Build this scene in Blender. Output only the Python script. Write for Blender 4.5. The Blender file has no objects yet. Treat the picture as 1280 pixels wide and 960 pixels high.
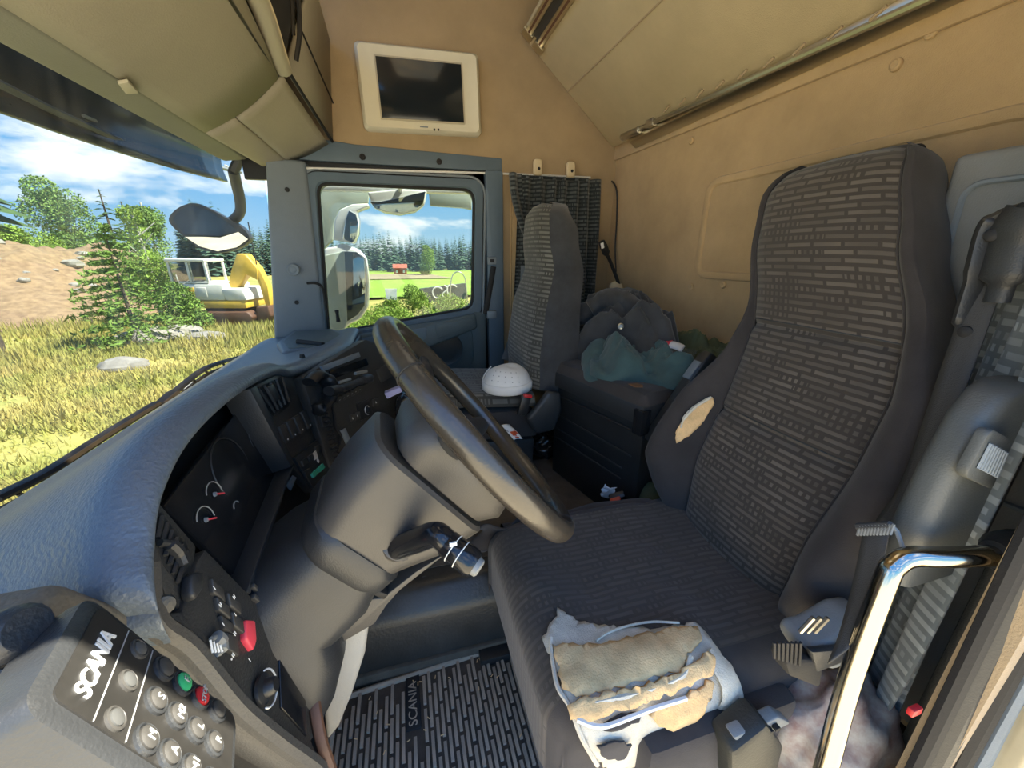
import bpy, bmesh, math, random
from mathutils import Vector as V, Matrix, noise, geometry
random.seed(7)
sc = bpy.context.scene
COL = sc.collection
H = 2.5                      # eye height of the photographer above the ground outside
# ------------------------------------------------------------------ camera
FPX = 481.0
PITCH = math.atan2(162, FPX); YAW = math.atan2(140, math.hypot(FPX, 162))
cd = bpy.data.cameras.new('camera'); cam = bpy.data.objects.new('camera', cd); COL.objects.link(cam)
cd.sensor_width = 36; cd.sensor_fit = 'HORIZONTAL'; cd.lens = 36*FPX/1280; cd.clip_start = .01; cd.clip_end = 2000
cam.location = (0, 0, H); cam.rotation_euler = (math.pi/2-PITCH, 0, -YAW)
sc.camera = cam
# ------------------------------------------------------------------ world, sun, exposure
sc.view_settings.view_transform = 'Standard'; sc.view_settings.look = 'None'
sc.view_settings.gamma = 1; sc.view_settings.use_curve_mapping = False
sc.view_settings.exposure = 2.55
w = bpy.data.worlds.new('sky'); sc.world = w; w.use_nodes = True
nt = w.node_tree; nt.nodes.clear()
def wn(t, **k):
    n = nt.nodes.new(t)
    for a, b in k.items(): setattr(n, a, b)
    return n
out = wn('ShaderNodeOutputWorld'); bg = wn('ShaderNodeBackground'); bg.inputs[1].default_value = 0.44
tc = wn('ShaderNodeTexCoord'); sep = wn('ShaderNodeSeparateXYZ')
nt.links.new(tc.outputs['Generated'], sep.inputs[0])
rp = wn('ShaderNodeValToRGB'); rp.color_ramp.elements[0].position = 0.0; rp.color_ramp.elements[0].color = (.52, .76, .95, 1)
rp.color_ramp.elements[1].position = .55; rp.color_ramp.elements[1].color = (.06, .28, .80, 1)
e = rp.color_ramp.elements.new(.16); e.color = (.17, .52, .95, 1)
nt.links.new(sep.outputs[2], rp.inputs[0])
mp = wn('ShaderNodeMapping'); mp.inputs['Scale'].default_value = (2.2, 2.2, 6.5); mp.inputs['Location'].default_value = (1.3, .4, .2)
nz = wn('ShaderNodeTexNoise'); nz.inputs['Scale'].default_value = 1.9; nz.inputs['Detail'].default_value = 7; nz.inputs['Roughness'].default_value = .58
cr = wn('ShaderNodeValToRGB'); cr.color_ramp.elements[0].position = .53; cr.color_ramp.elements[0].color = (0, 0, 0, 1); cr.color_ramp.elements[1].position = .66
mx = wn('ShaderNodeMix', data_type='RGBA'); mx.inputs[7].default_value = (1.25, 1.25, 1.27, 1)
nt.links.new(tc.outputs['Generated'], mp.inputs[0]); nt.links.new(mp.outputs[0], nz.inputs[0]); nt.links.new(nz.outputs[0], cr.inputs[0])
nt.links.new(cr.outputs[0], mx.inputs[0]); nt.links.new(rp.outputs[0], mx.inputs[6]); nt.links.new(mx.outputs[2], bg.inputs[0]); nt.links.new(bg.outputs[0], out.inputs[0])
sd = bpy.data.lights.new('sun', 'SUN'); sd.energy = 5.0; sd.angle = .01; sd.color = (1, .93, .78)
sun = bpy.data.objects.new('sun', sd); COL.objects.link(sun); sun.location = (3, -2, 8)
sun.rotation_euler = V((.52, -.13, .80)).to_track_quat('Z', 'Y').to_euler()
# ------------------------------------------------------------------ measuring: a pixel of the photo to a point on a real plane
cp, sp, cy_, sy_ = math.cos(PITCH), math.sin(PITCH), math.cos(YAW), math.sin(YAW)
Fv = V((sy_*cp, cy_*cp, -sp)); Rv = V((cy_, -sy_, 0)); Uv = Rv.cross(Fv)
def ray(x, y): return Rv*(x-640)+Uv*(480-y)+Fv*FPX
def PX(x, y, X): r = ray(x, y); return r*(X/r.x)
def PY(x, y, Y): r = ray(x, y); return r*(Y/r.y)
def PZ(x, y, Z): r = ray(x, y); return r*(Z/r.z)
def PP(x, y, p0, n): r = ray(x, y); return r*(V(p0).dot(V(n))/r.dot(V(n)))
def proj(p): d = p.dot(Fv); return 640+FPX*p.dot(Rv)/d, 480-FPX*p.dot(Uv)/d
# ------------------------------------------------------------------ materials
MATS = {}
def mat(name, col, rough=.6, metal=0, grain=0, gscale=300, var=0, vscale=6, spec=.5, sheen=0, coat=0, col2=None, bump=.0):
    if name in MATS: return MATS[name]
    m = bpy.data.materials.new(name); m.use_nodes = True; MATS[name] = m
    t = m.node_tree; b = t.nodes['Principled BSDF']
    b.inputs['Base Color'].default_value = (*col, 1); b.inputs['Roughness'].default_value = rough; b.inputs['Metallic'].default_value = metal
    b.inputs['Specular IOR Level'].default_value = spec; b.inputs['Coat Weight'].default_value = coat
    if sheen: b.inputs['Sheen Weight'].default_value = sheen
    co = t.nodes.new('ShaderNodeTexCoord')
    if var:
        n = t.nodes.new('ShaderNodeTexNoise'); n.inputs['Scale'].default_value = vscale; n.inputs['Detail'].default_value = 6; n.inputs['Roughness'].default_value = .65
        r = t.nodes.new('ShaderNodeValToRGB'); r.color_ramp.elements[0].position = .3; r.color_ramp.elements[1].position = .7
        c2 = col2 or tuple(max(0, c*(1-var)) for c in col)
        r.color_ramp.elements[0].color = (*c2, 1); r.color_ramp.elements[1].color = (*tuple(min(1, c*(1+(0 if col2 else var*.6))) for c in col), 1)
        t.links.new(co.outputs['Object'], n.inputs[0]); t.links.new(n.outputs[0], r.inputs[0]); t.links.new(r.outputs[0], b.inputs['Base Color'])
    if grain:
        n = t.nodes.new('ShaderNodeTexNoise'); n.inputs['Scale'].default_value = gscale; n.inputs['Detail'].default_value = 2
        bu = t.nodes.new('ShaderNodeBump'); bu.inputs['Strength'].default_value = grain; bu.inputs['Distance'].default_value = .002
        t.links.new(co.outputs['Object'], n.inputs[0]); t.links.new(n.outputs[0], bu.inputs['Height']); t.links.new(bu.outputs[0], b.inputs['Normal'])
    return m
def dashes(name, base, light, scale=1, rough=.9):
    """woven seat cloth: rows of pale dashes with groups of small boxes, in metric uv"""
    m = bpy.data.materials.new(name); m.use_nodes = True; MATS[name] = m
    t = m.node_tree; b = t.nodes['Principled BSDF']; L = t.links.new; N = t.nodes.new
    b.inputs['Roughness'].default_value = rough; b.inputs['Sheen Weight'].default_value = .25; b.inputs['Specular IOR Level'].default_value = .2
    uv = N('ShaderNodeUVMap')
    def brick(w, h, mort, off):
        k = N('ShaderNodeTexBrick'); k.inputs['Scale'].default_value = scale; k.inputs['Brick Width'].default_value = w; k.inputs['Row Height'].default_value = h
        k.inputs['Mortar Size'].default_value = mort; k.inputs['Mortar Smooth'].default_value = .3; k.offset = off
        k.inputs['Color1'].default_value = (1, 1, 1, 1); k.inputs['Color2'].default_value = (.35, .35, .35, 1); k.inputs['Mortar'].default_value = (0, 0, 0, 1)
        L(uv.outputs[0], k.inputs[0]); return k
    big = brick(.060, .0145, .0042, .37); small = brick(.0125, .0145, .0036, 0); sel = brick(.060, .0145, 0, .37)
    sel.inputs['Color1'].default_value = (0, 0, 0, 1); sel.inputs['Color2'].default_value = (1, 1, 1, 1)
    gt = N('ShaderNodeMath'); gt.operation = 'GREATER_THAN'; gt.inputs[1].default_value = .80; L(sel.outputs[0], gt.inputs[0])
    mx1 = N('ShaderNodeMix'); mx1.data_type = 'RGBA'; L(gt.outputs[0], mx1.inputs[0]); L(big.outputs[0], mx1.inputs[6]); L(small.outputs[0], mx1.inputs[7])
    n = N('ShaderNodeTexNoise'); n.inputs['Scale'].default_value = 9; n.inputs['Detail'].default_value = 5; co = N('ShaderNodeTexCoord'); L(co.outputs['Object'], n.inputs[0])
    ml = N('ShaderNodeMath'); ml.operation = 'MULTIPLY'; L(mx1.outputs[2], ml.inputs[0]); L(n.outputs[0], ml.inputs[1])
    ml2 = N('ShaderNodeMath'); ml2.operation = 'MULTIPLY'; ml2.use_clamp = True; ml2.inputs[1].default_value = 1.5; L(ml.outputs[0], ml2.inputs[0])
    mx2 = N('ShaderNodeMix'); mx2.data_type = 'RGBA'; mx2.inputs[6].default_value = (*base, 1); mx2.inputs[7].default_value = (*light, 1); L(ml2.outputs[0], mx2.inputs[0]); L(mx2.outputs[2], b.inputs['Base Color'])
    bu = N('ShaderNodeBump'); bu.inputs['Strength'].default_value = .25; bu.inputs['Distance'].default_value = .002; L(mx1.outputs[2], bu.inputs['Height']); L(bu.outputs[0], b.inputs['Normal'])
    return m
def glass(name, tint, dirt=.0, dcol=(.8, .8, .75)):
    m = bpy.data.materials.new(name); m.use_nodes = True; t = m.node_tree; t.nodes.clear(); N = t.nodes.new; L = t.links.new
    o = N('ShaderNodeOutputMaterial'); tr = N('ShaderNodeBsdfTransparent'); tr.inputs[0].default_value = (*tint, 1)
    gl = N('ShaderNodeBsdfGlossy'); gl.inputs['Roughness'].default_value = .02
    lw = N('ShaderNodeLayerWeight'); lw.inputs[0].default_value = .5; mx = N('ShaderNodeMixShader')
    pw = N('ShaderNodeMath'); pw.operation = 'POWER'; pw.inputs[1].default_value = 4; L(lw.outputs['Facing'], pw.inputs[0])
    fm = N('ShaderNodeMath'); fm.operation = 'MULTIPLY_ADD'; fm.inputs[1].default_value = .5; fm.inputs[2].default_value = .03; L(pw.outputs[0], fm.inputs[0])
    L(fm.outputs[0], mx.inputs[0]); L(tr.outputs[0], mx.inputs[1]); L(gl.outputs[0], mx.inputs[2])
    if dirt:
        df = N('ShaderNodeBsdfTranslucent'); df.inputs[0].default_value = (*dcol, 1); d2 = N('ShaderNodeBsdfDiffuse'); d2.inputs[0].default_value = (*dcol, 1)
        ad = N('ShaderNodeMixShader'); L(df.outputs[0], ad.inputs[1]); L(d2.outputs[0], ad.inputs[2])
        co = N('ShaderNodeTexCoord'); mp = N('ShaderNodeMapping'); mp.inputs['Scale'].default_value = (3, 6, 1.2); nz = N('ShaderNodeTexNoise'); nz.inputs['Scale'].default_value = 3; nz.inputs['Detail'].default_value = 9
        L(co.outputs['Object'], mp.inputs[0]); L(mp.outputs[0], nz.inputs[0])
        r = N('ShaderNodeMapRange'); r.inputs[1].default_value = .35; r.inputs[2].default_value = .8; r.inputs[3].default_value = dirt*.3; r.inputs[4].default_value = dirt*2; L(nz.outputs[0], r.inputs[0])
        m2 = N('ShaderNodeMixShader'); L(r.outputs[0], m2.inputs[0]); L(mx.outputs[0], m2.inputs[1]); L(ad.outputs[0], m2.inputs[2]); L(m2.outputs[0], o.inputs[0])
    else: L(mx.outputs[0], o.inputs[0])
    MATS[name] = m; return m
# the cab
mat('felt', (.53, .375, .20), .95, grain=.5, gscale=500, var=.16, vscale=5, spec=.15, sheen=.2)
mat('felt_dark', (.40, .30, .18), .95, grain=.5, gscale=500, var=.15, vscale=4, spec=.15, sheen=.2)
mat('bunk', (.56, .46, .29), .8, grain=.4, gscale=450, var=.12, vscale=4, spec=.3)
mat('locker', (.36, .325, .24), .62, grain=.35, gscale=260, var=.08, vscale=4)
mat('locker_edge', (.48, .435, .32), .6, grain=.2)
mat('greytrim', (.20, .235, .265), .55, grain=.3, gscale=350, var=.08)
mat('bluetrim', (.105, .150, .195), .5, grain=.3, gscale=350, var=.1)
mat('lightgrey', (.23, .24, .235), .5, grain=.25, gscale=400, var=.1, vscale=9)
mat('doorgrey', (.085, .115, .125), .5, grain=.4, gscale=350, var=.1)
mat('darkplastic', (.030, .032, .034), .42, grain=.25, gscale=400, var=.15, vscale=12)
mat('gloss_black', (.012, .013, .015), .16, var=.3, vscale=20)
mat('blackplastic', (.020, .021, .022), .38, grain=.15, gscale=500, var=.25, vscale=15)
mat('rubber', (.012, .012, .013), .7, grain=.2)
mat('dash_top', (.115, .145, .180), .40, grain=.9, gscale=170, var=.08, spec=.6)
mat('dash_face', (.040, .040, .038), .45, grain=.5, gscale=300, var=.2, vscale=10)
mat('dash_end', (.080, .076, .068), .5, grain=.4, gscale=300, var=.12)
mat('column', (.072, .067, .060), .42, grain=.25, gscale=420, var=.10, vscale=8)
mat('column_dark', (.032, .034, .036), .42, grain=.25, gscale=420, var=.15, vscale=8)
mat('leather', (.048, .040, .030), .26, grain=.18, gscale=260, var=.35, vscale=9, spec=.7)
mat('kick', (.42, .40, .35), .55, grain=.3, gscale=300, var=.08)
mat('rust', (.13, .058, .03), .6, var=.4, vscale=25)
mat('mat_rubber', (.42, .33, .245), .75, grain=.4, gscale=200, var=.35, vscale=9)
mat('mat_low', (.085, .068, .052), .8, grain=.4, gscale=200, var=.4, vscale=14)
mat('floor', (.035, .033, .030), .75, grain=.4, gscale=200, var=.5, vscale=8)
mat('tunnel', (.040, .040, .037), .38, grain=.35, gscale=140, var=.4, vscale=9)
mat('carpet', (.11, .092, .07), .95, grain=.8, gscale=300, var=.5, vscale=7)
mat('side_cloth', (.048, .043, .042), .92, grain=.3, gscale=700, var=.25, vscale=10, sheen=.15, spec=.2)
mat('foam', (.80, .53, .26), .95, grain=.6, gscale=300, var=.30, vscale=16, spec=.1)
mat('lining', (.68, .62, .50), .95, grain=.6, gscale=500, var=.25, vscale=22, spec=.1)
mat('chrome', (.46, .42, .34), .16, metal=1)
mat('steel', (.55, .54, .50), .3, metal=1)
mat('alu', (.62, .57, .44), .32, metal=1)
mat('tvframe', (.70, .66, .52), .45, var=.05)
mat('screen', (.010, .016, .022), .12)
mat('white', (.80, .80, .78), .6, var=.06)
mat('paper', (.85, .85, .83), .8, var=.1)
mat('red', (.55, .02, .025), .4); mat('orange', (.65, .10, .03), .5)
mat('pink', (.85, .07, .10), .45)
mat('green', (.04, .42, .16), .4); mat('teal', (.05, .50, .38), .5)
mat('tealcloth', (.037, .085, .087), .8, grain=.3, gscale=400, var=.3, vscale=12, sheen=.3)
mat('darkcloth', (.038, .041, .046), .85, grain=.3, gscale=400, var=.4, vscale=12, sheen=.3)
mat('olive', (.10, .12, .06), .8, var=.3)
mat('bag', (.018, .016, .014), .2, var=.3)
mat('floral', (.50, .46, .38), .9, var=.5, vscale=22, col2=(.20, .09, .075))
mat('led', (.08, .082, .08), .35); mat('print', (.75, .76, .74), .6); mat('greyprint', (.35, .36, .35), .6)
mat('button', (.050, .048, .044), .5, grain=.15)
mat('keyface', (.024, .023, .021), .42, var=.3, vscale=30)
mat('mesh_grey', (.16, .14, .105), .6, grain=1, gscale=110)
mat('strap', (.055, .055, .054), .8, grain=.4, gscale=700)
mat('paint', (.50, .44, .30), .12, coat=.8, var=.12)
mat('visor', (.030, .050, .080), .15, var=.6, vscale=3); mat('doorsill', (.022, .024, .021), .5, grain=.3, var=.2); mat('header', (.21, .205, .165), .55, grain=.3, var=.08); mat('pillar', (.095, .10, .095), .45, grain=.25, gscale=400, var=.1)  # visor: bluish reflections are mixed into its base colour
mat('mirror', (.85, .88, .9), .02, metal=1)
mat('beige', (.68, .56, .36), .5)
mat('brownwear', (.22, .11, .05), .9, var=.4, vscale=60)
dashes('seatcloth', (.050, .042, .035), (.145, .124, .101))
dashes('seatcloth_worn', (.064, .053, .043), (.108, .091, .074))
dashes('seatcloth_pass', (.055, .053, .046), (.21, .205, .18), .9)
dashes('curtaincloth', (.022, .028, .030), (.15, .165, .165), .8)
dashes('curtainglare', (.16, .18, .18), (.42, .45, .44), .75)  # the same curtain cloth with sun glare put into its colours
glass('windscreen', (.34, .375, .38), .04)  # outdoor light dimmed by the tint, darker than real glass
glass('sideglass', (.56, .59, .57), .01)  # tinted past real glass as well, to hold down the daylight outside
glass('added_hatchglass', (.80, .68, .50), .25, (.9, .8, .6))  # pane of the added roof hatch, amber to warm the daylight
glass('film', (.8, .85, .85), .12)
# ------------------------------------------------------------------ mesh building
class G:
    def __init__(s): s.v = []; s.f = []; s.uv = None
    def add(s, vs, fs):
        o = len(s.v); s.v += [V(x) for x in vs]; s.f += [tuple(i+o for i in f) for f in fs]; return s
    def box(s, c, size, rot=None):
        h = V(size)/2; vs = []
        for x in (-1, 1):
            for y in (-1, 1):
                for z in (-1, 1):
                    p = V((x*h.x, y*h.y, z*h.z))
                    vs.append(V(c)+(rot @ p if rot else p))
        return s.add(vs, [(0, 1, 3, 2), (4, 6, 7, 5), (0, 4, 5, 1), (2, 3, 7, 6), (0, 2, 6, 4), (1, 5, 7, 3)])
    def abox(s, x0, x1, y0, y1, z0, z1): return s.box(((x0+x1)/2, (y0+y1)/2, (z0+z1)/2), (x1-x0, y1-y0, z1-z0))
    def prism(s, pts, vec):
        n = len(pts); vec = V(vec); pts = [V(p) for p in pts]
        vs = pts+[p+vec for p in pts]
        return s.add(vs, [tuple(range(n))[::-1], tuple(range(n, 2*n))]+[(i, (i+1) % n, n+(i+1) % n, n+i) for i in range(n)])
    def loft(s, rings, caps=True, closed=False):
        n = len(rings[0]); vs = [p for r in rings for p in r]; fs = []; m = len(rings)
        for k in range(m if closed else m-1):
            for i in range(n):
                j = (i+1) % n; k2 = (k+1) % m
                fs.append((k*n+i, k*n+j, k2*n+j, k2*n+i))
        if caps and not closed: fs += [tuple(range(n))[::-1], tuple(range((m-1)*n, m*n))]
        return s.add(vs, fs)
    def tube(s, path, r, n=8, caps=True, closed=False, flat=1.0, up=None):
        path = [V(p) for p in path]; m = len(path); rings = []
        rs = r if isinstance(r, (list, tuple)) else [r]*m
        prev = None
        for i, p in enumerate(path):
            if closed: d = path[(i+1) % m]-path[i-1]
            else: d = path[min(i+1, m-1)]-path[max(i-1, 0)]
            d = d.normalized() if d.length > 1e-9 else V((0, 0, 1))
            if up is not None: a = d.cross(V(up))
            elif prev is None: a = d.cross(V((0, 0, 1))) if abs(d.z) < .9 else d.cross(V((1, 0, 0)))
            else: a = prev-d*prev.dot(d)
            a = a.normalized(); prev = a; b = d.cross(a)
            rings.append([p+a*math.cos(2*math.pi*k/n)*rs[i]+b*math.sin(2*math.pi*k/n)*rs[i]*flat for k in range(n)])
        return s.loft(rings, caps, closed)
    def lathe(s, o, d, prof, n=20, caps=True):
        o = V(o); d = V(d).normalized(); a = d.cross(V((0, 0, 1))) if abs(d.z) < .9 else d.cross(V((1, 0, 0)))
        a = a.normalized(); b = d.cross(a)
        return s.loft([[o+d*t+(a*math.cos(2*math.pi*k/n)+b*math.sin(2*math.pi*k/n))*r for k in range(n)] for t, r in prof], caps)
    def grid(s, fn, nu, nv, cu=False, uvs=None):
        """fn(u,v) -> point, u,v in 0..1 ; uvs = (width, height) metric"""
        o = len(s.v); vs = []; 
        if s.uv is None: s.uv = []
        for j in range(nv+1):
            for i in range(nu+(0 if cu else 1)):
                vs.append(fn(i/nu, j/nv))
                s.uv.append((i/nu*uvs[0], j/nv*uvs[1]) if uvs else (0, 0))
        w_ = nu if cu else nu+1; fs = []
        for j in range(nv):
            for i in range(nu):
                i2 = (i+1) % w_ if cu else i+1
                fs.append((j*w_+i, j*w_+i2, (j+1)*w_+i2, (j+1)*w_+i))
        return s.add(vs, fs)
    def sphere(s, c, r, n=12, m=8, rot=None):
        r = V(r) if not isinstance(r, (int, float)) else V((r, r, r)); c = V(c); vs = [c+(rot @ V((0, 0, r.z)) if rot else V((0, 0, r.z)))]; fs = []
        for j in range(1, m):
            for i in range(n):
                t = math.pi*j/m; a = 2*math.pi*i/n; p = V((r.x*math.sin(t)*math.cos(a), r.y*math.sin(t)*math.sin(a), r.z*math.cos(t)))
                vs.append(c+(rot @ p if rot else p))
        vs.append(c-(rot @ V((0, 0, r.z)) if rot else V((0, 0, r.z))))
        for i in range(n): fs.append((0, 1+i, 1+(i+1) % n))
        for j in range(m-2):
            for i in range(n): fs.append((1+j*n+i, 1+(j+1)*n+i, 1+(j+1)*n+(i+1) % n, 1+j*n+(i+1) % n))
        b = len(vs)-1
        for i in range(n): fs.append((b, 1+(m-2)*n+(i+1) % n, 1+(m-2)*n+i))
        return s.add(vs, fs)
W = {}; ROOTS = []
def mk(name, g, m, parent=None, label=None, bev=0, seg=2, smooth=True, thick=0, sub=0, ang=40, kind=None):
    vs = g.v
    lo = V((min(v.x for v in vs), min(v.y for v in vs), min(v.z for v in vs))); hi = V((max(v.x for v in vs), max(v.y for v in vs), max(v.z for v in vs)))
    c = (lo+hi)/2
    if parent is None: c = V((c.x, c.y, lo.z))
    me = bpy.data.meshes.new(name); me.from_pydata([v-c for v in vs], [], g.f)
    if g.uv:
        ul = me.uv_layers.new(name='uv'); 
        for lp in me.loops: ul.data[lp.index].uv = g.uv[lp.vertex_index]
    bm = bmesh.new(); bm.from_mesh(me)
    if not g.uv: bmesh.ops.remove_doubles(bm, verts=bm.verts, dist=1e-6)
    bmesh.ops.recalc_face_normals(bm, faces=bm.faces)
    if bev:
        ed = [e for e in bm.edges if len(e.link_faces) == 2 and e.calc_face_angle(0) > math.radians(25)]
        bmesh.ops.bevel(bm, geom=ed, offset=bev, segments=seg, affect='EDGES', profile=.5, clamp_overlap=True)
    for f in bm.faces: f.smooth = smooth
    if smooth:
        for e in bm.edges:
            if len(e.link_faces) == 2 and e.calc_face_angle(0) > math.radians(ang): e.smooth = False
    bm.to_mesh(me); bm.free()
    o = bpy.data.objects.new(name, me); COL.objects.link(o)
    me.materials.append(MATS[m] if isinstance(m, str) else m)
    if thick:
        md = o.modifiers.new('thickness', 'SOLIDIFY'); md.thickness = thick; md.offset = 0 if thick > 0 else 1
    if sub:
        md = o.modifiers.new('smooth', 'SUBSURF'); md.levels = sub; md.render_levels = sub
    W[o] = c+V((0, 0, H))
    if parent: o.parent = parent
    if label: o['label'] = label
    if kind: o['kind'] = kind
    if parent is None: ROOTS.append(o)
    return o
def inst(src, off, parent=None):
    """another piece that shares the mesh of src, moved by off"""
    o = src.copy(); COL.objects.link(o); o.parent = parent or src.parent; W[o] = W[src]+V(off); return o
def thing(name, label, cat, group=None):
    o = bpy.data.objects.new(name, None); COL.objects.link(o); o.empty_display_size = .05
    o['label'] = label; o['category'] = cat
    if group: o['group'] = group
    ROOTS.append(o); return o
def tag(o, label, cat, group=None):
    o['label'] = label; o['category'] = cat
    if group: o['group'] = group
    return o
def struct(name, label=None):
    o = bpy.data.objects.new(name, None); COL.objects.link(o); o['kind'] = 'structure'; ROOTS.append(o)
    if label: o['label'] = label
    return o
def smk(name, g, m, **k):
    o = mk(name, g, m, **k); o['kind'] = 'structure'; return o
def finish():
    for r in ROOTS:
        if r.type == 'EMPTY':
            ps = []
            for d in r.children_recursive:
                if d.type == 'MESH':
                    b = [V(c) for c in d.bound_box]; ps += [W[d]+c for c in b]
            lo = V((min(p.x for p in ps), min(p.y for p in ps), min(p.z for p in ps))); hi = V((max(p.x for p in ps), max(p.y for p in ps), 0))
            W[r] = V(((lo.x+hi.x)/2, (lo.y+hi.y)/2, lo.z))
        r.location = W[r]
        for c in r.children:
            c.location = W[c]-W[r]
            for d in c.children: d.location = W[d]-W[c]
def cat(pts, n=8, closed=False):
    """smooth curve through points"""
    pts = [V(p) for p in pts]; m = len(pts); out_ = []
    for i in range(m if closed else m-1):
        p1, p2 = pts[i], pts[(i+1) % m]
        p0 = pts[i-1] if (i > 0 or closed) else p1*2-p2
        p3 = pts[(i+2) % m] if (i+2 < m or closed) else p2*2-p1
        for k in range(n):
            t = k/n
            out_.append(.5*((2*p1)+(p2-p0)*t+(2*p0-5*p1+4*p2-p3)*t*t+(3*p1-p0-3*p2+p3)*t**3))
    if not closed: out_.append(pts[-1])
    return out_
def lerp(a, b, t): return a+(b-a)*t
def tab(T, x):
    """piecewise smooth table lookup; T = [(x, val), ...]"""
    if x <= T[0][0]: return T[0][1]
    for (a, p), (b, q) in zip(T, T[1:]):
        if x <= b:
            t = (x-a)/(b-a); return p+(q-p)*(t*t*(3-2*t)*.5+t*.5)
    return T[-1][1]
def rrect(o, ax, ay, hx, hy, r, n=5):
    """rounded rectangle ring"""
    pts = []
    for sx, sy, a0 in ((1, 1, 0), (-1, 1, 90), (-1, -1, 180), (1, -1, 270)):
        for k in range(n+1):
            a = math.radians(a0+90*k/n); pts.append(V(o)+V(ax)*(sx*(hx-r)+r*math.cos(a))+V(ay)*(sy*(hy-r)+r*math.sin(a)))
    return pts
def quadpt(q, u, v):
    """bilinear point in a quad (tl, tr, br, bl)"""
    return lerp(lerp(V(q[0]), V(q[1]), u), lerp(V(q[3]), V(q[2]), u), v)
def text(body, o, xd, yd, size, m, parent, name='lettering', depth=.0006, bold=0):
    cu = bpy.data.curves.new(name, 'FONT'); cu.body = body; cu.size = size; cu.extrude = depth; cu.align_x = 'CENTER'; cu.align_y = 'CENTER'; cu.offset = bold
    t = bpy.data.objects.new(name, cu); me = bpy.data.meshes.new_from_object(t); bpy.data.objects.remove(t)
    xd = V(xd).normalized(); yd = V(yd); yd = (yd-xd*yd.dot(xd)).normalized(); zd = xd.cross(yd)
    g = G(); g.v = [V(o)+xd*v.co.x+yd*v.co.y+zd*v.co.z for v in me.vertices]; g.f = [tuple(p.vertices) for p in me.polygons]
    bpy.data.meshes.remove(me)
    return mk(name, g, m, parent, smooth=False)
def patch(poly, surf, name, m, parent, jit=.0, dens=26, thick=.003, seed=0, label=None):
    """a ragged piece of sheet lying on a surface surf(s,t); poly in (s,t)"""
    rnd = random.Random(seed); P = [V((p[0], p[1])) for p in poly]; B = []
    for a, b in zip(P, P[1:]+P[:1]):
        k = max(2, int((b-a).length/.008))
        for i in range(k):
            q = a.lerp(b, i/k); B.append(q+V((rnd.uniform(-jit, jit), rnd.uniform(-jit, jit))))
    x0, x1 = min(p.x for p in B), max(p.x for p in B); y0, y1 = min(p.y for p in B), max(p.y for p in B); st = max(x1-x0, y1-y0)/dens
    def inside(q):
        c = False; j = len(B)-1
        for i in range(len(B)):
            if (B[i].y > q.y) != (B[j].y > q.y) and q.x < (B[j].x-B[i].x)*(q.y-B[i].y)/(B[j].y-B[i].y)+B[i].x: c = not c
            j = i
        return c
    pts = list(B); i = x0
    while i < x1:
        j = y0
        while j < y1:
            q = V((i+rnd.uniform(-.2, .2)*st, j+rnd.uniform(-.2, .2)*st))
            if inside(q): pts.append(q)
            j += st
        i += st
    n = len(B); r = geometry.delaunay_2d_cdt(pts, [(k, (k+1) % n) for k in range(n)], [], 1, 1e-6)
    g = G(); g.v = [surf(q.x, q.y) for q in r[0]]; g.f = [tuple(f) for f in r[2]]
    return mk(name, g, m, parent, thick=thick, ang=80, label=label)
# ================================================================== THE CAB SHELL
def rquad(c, r, n=6):
    c = [V(p) for p in c]; o = []; m = len(c)
    for i in range(m):
        a, b, d = c[i-1], c[i], c[(i+1) % m]; rr = r[i] if isinstance(r, (list, tuple)) else r
        p = b+(a-b).normalized()*rr; q = b+(d-b).normalized()*rr
        for k in range(n+1):
            t = k/n; o.append(p*(1-t)**2+b*2*t*(1-t)+q*t*t)
    return o
YS = 2.0
g = G(); g.abox(-.62, 1.16, .2, 2.06, -1.16, -1.10); smk('floor', g, 'floor', label='dirty black cab floor')
g = G(); ts = [(-.5, .80, -1.1), (-.5, .83, -.93), (-.5, .88, -.875), (-.5, 1.42, -.875), (-.5, 1.48, -.93), (-.5, 1.52, -1.1)]
g.prism(ts, (1.55, 0, 0)); smk('trim_1', g, 'tunnel', bev=.02, seg=3, label='black engine tunnel hump between the seats')
for k in range(14):     # raised grip ribs on top of the tunnel
    x = -.42+k*.034
    gg = G()
    for j in range(5):
        gg.box((x, .93+j*.075+(.03 if k % 2 else 0), -.8735), (.012, .055, .004))
    o = mk('grip_rib', gg, 'tunnel', bpy.data.objects['trim_1'], smooth=False)
g = G(); g.abox(-.20, .62, .93, 1.44, -.8745, -.871); o = mk('worn_carpet', g, 'carpet', bpy.data.objects['trim_1'], bev=.002)
# side wall of felt over and behind the passenger door
g = G(); g.prism([(-.62, YS, .42), (.50, YS, .42), (.50, YS, -1.1), (1.12, YS, -1.1), (1.12, YS, 1.32), (-.62, YS, 1.32)], (0, .04, 0))
smk('wall_right', g, 'felt_dark', label='tan felt lined wall over the passenger door', smooth=False)
wr = bpy.data.objects['wall_right']
g = G(); g.tube(cat(rquad([(.545, YS, .33), (.60, YS, .33), (.60, YS, -.40), (.545, YS, -.40)], .025), 1, True), .006, 6, closed=True); mk('stitched_edge', g, 'felt', wr)
g = G(); g.prism(rquad([(.55, YS+.002, .325), (.96, YS+.002, .325), (.96, YS+.002, -.6), (.55, YS+.002, -.5)], .04), (0, -.012, 0)); mk('felt_panel', g, 'felt', wr, bev=.005)
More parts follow.
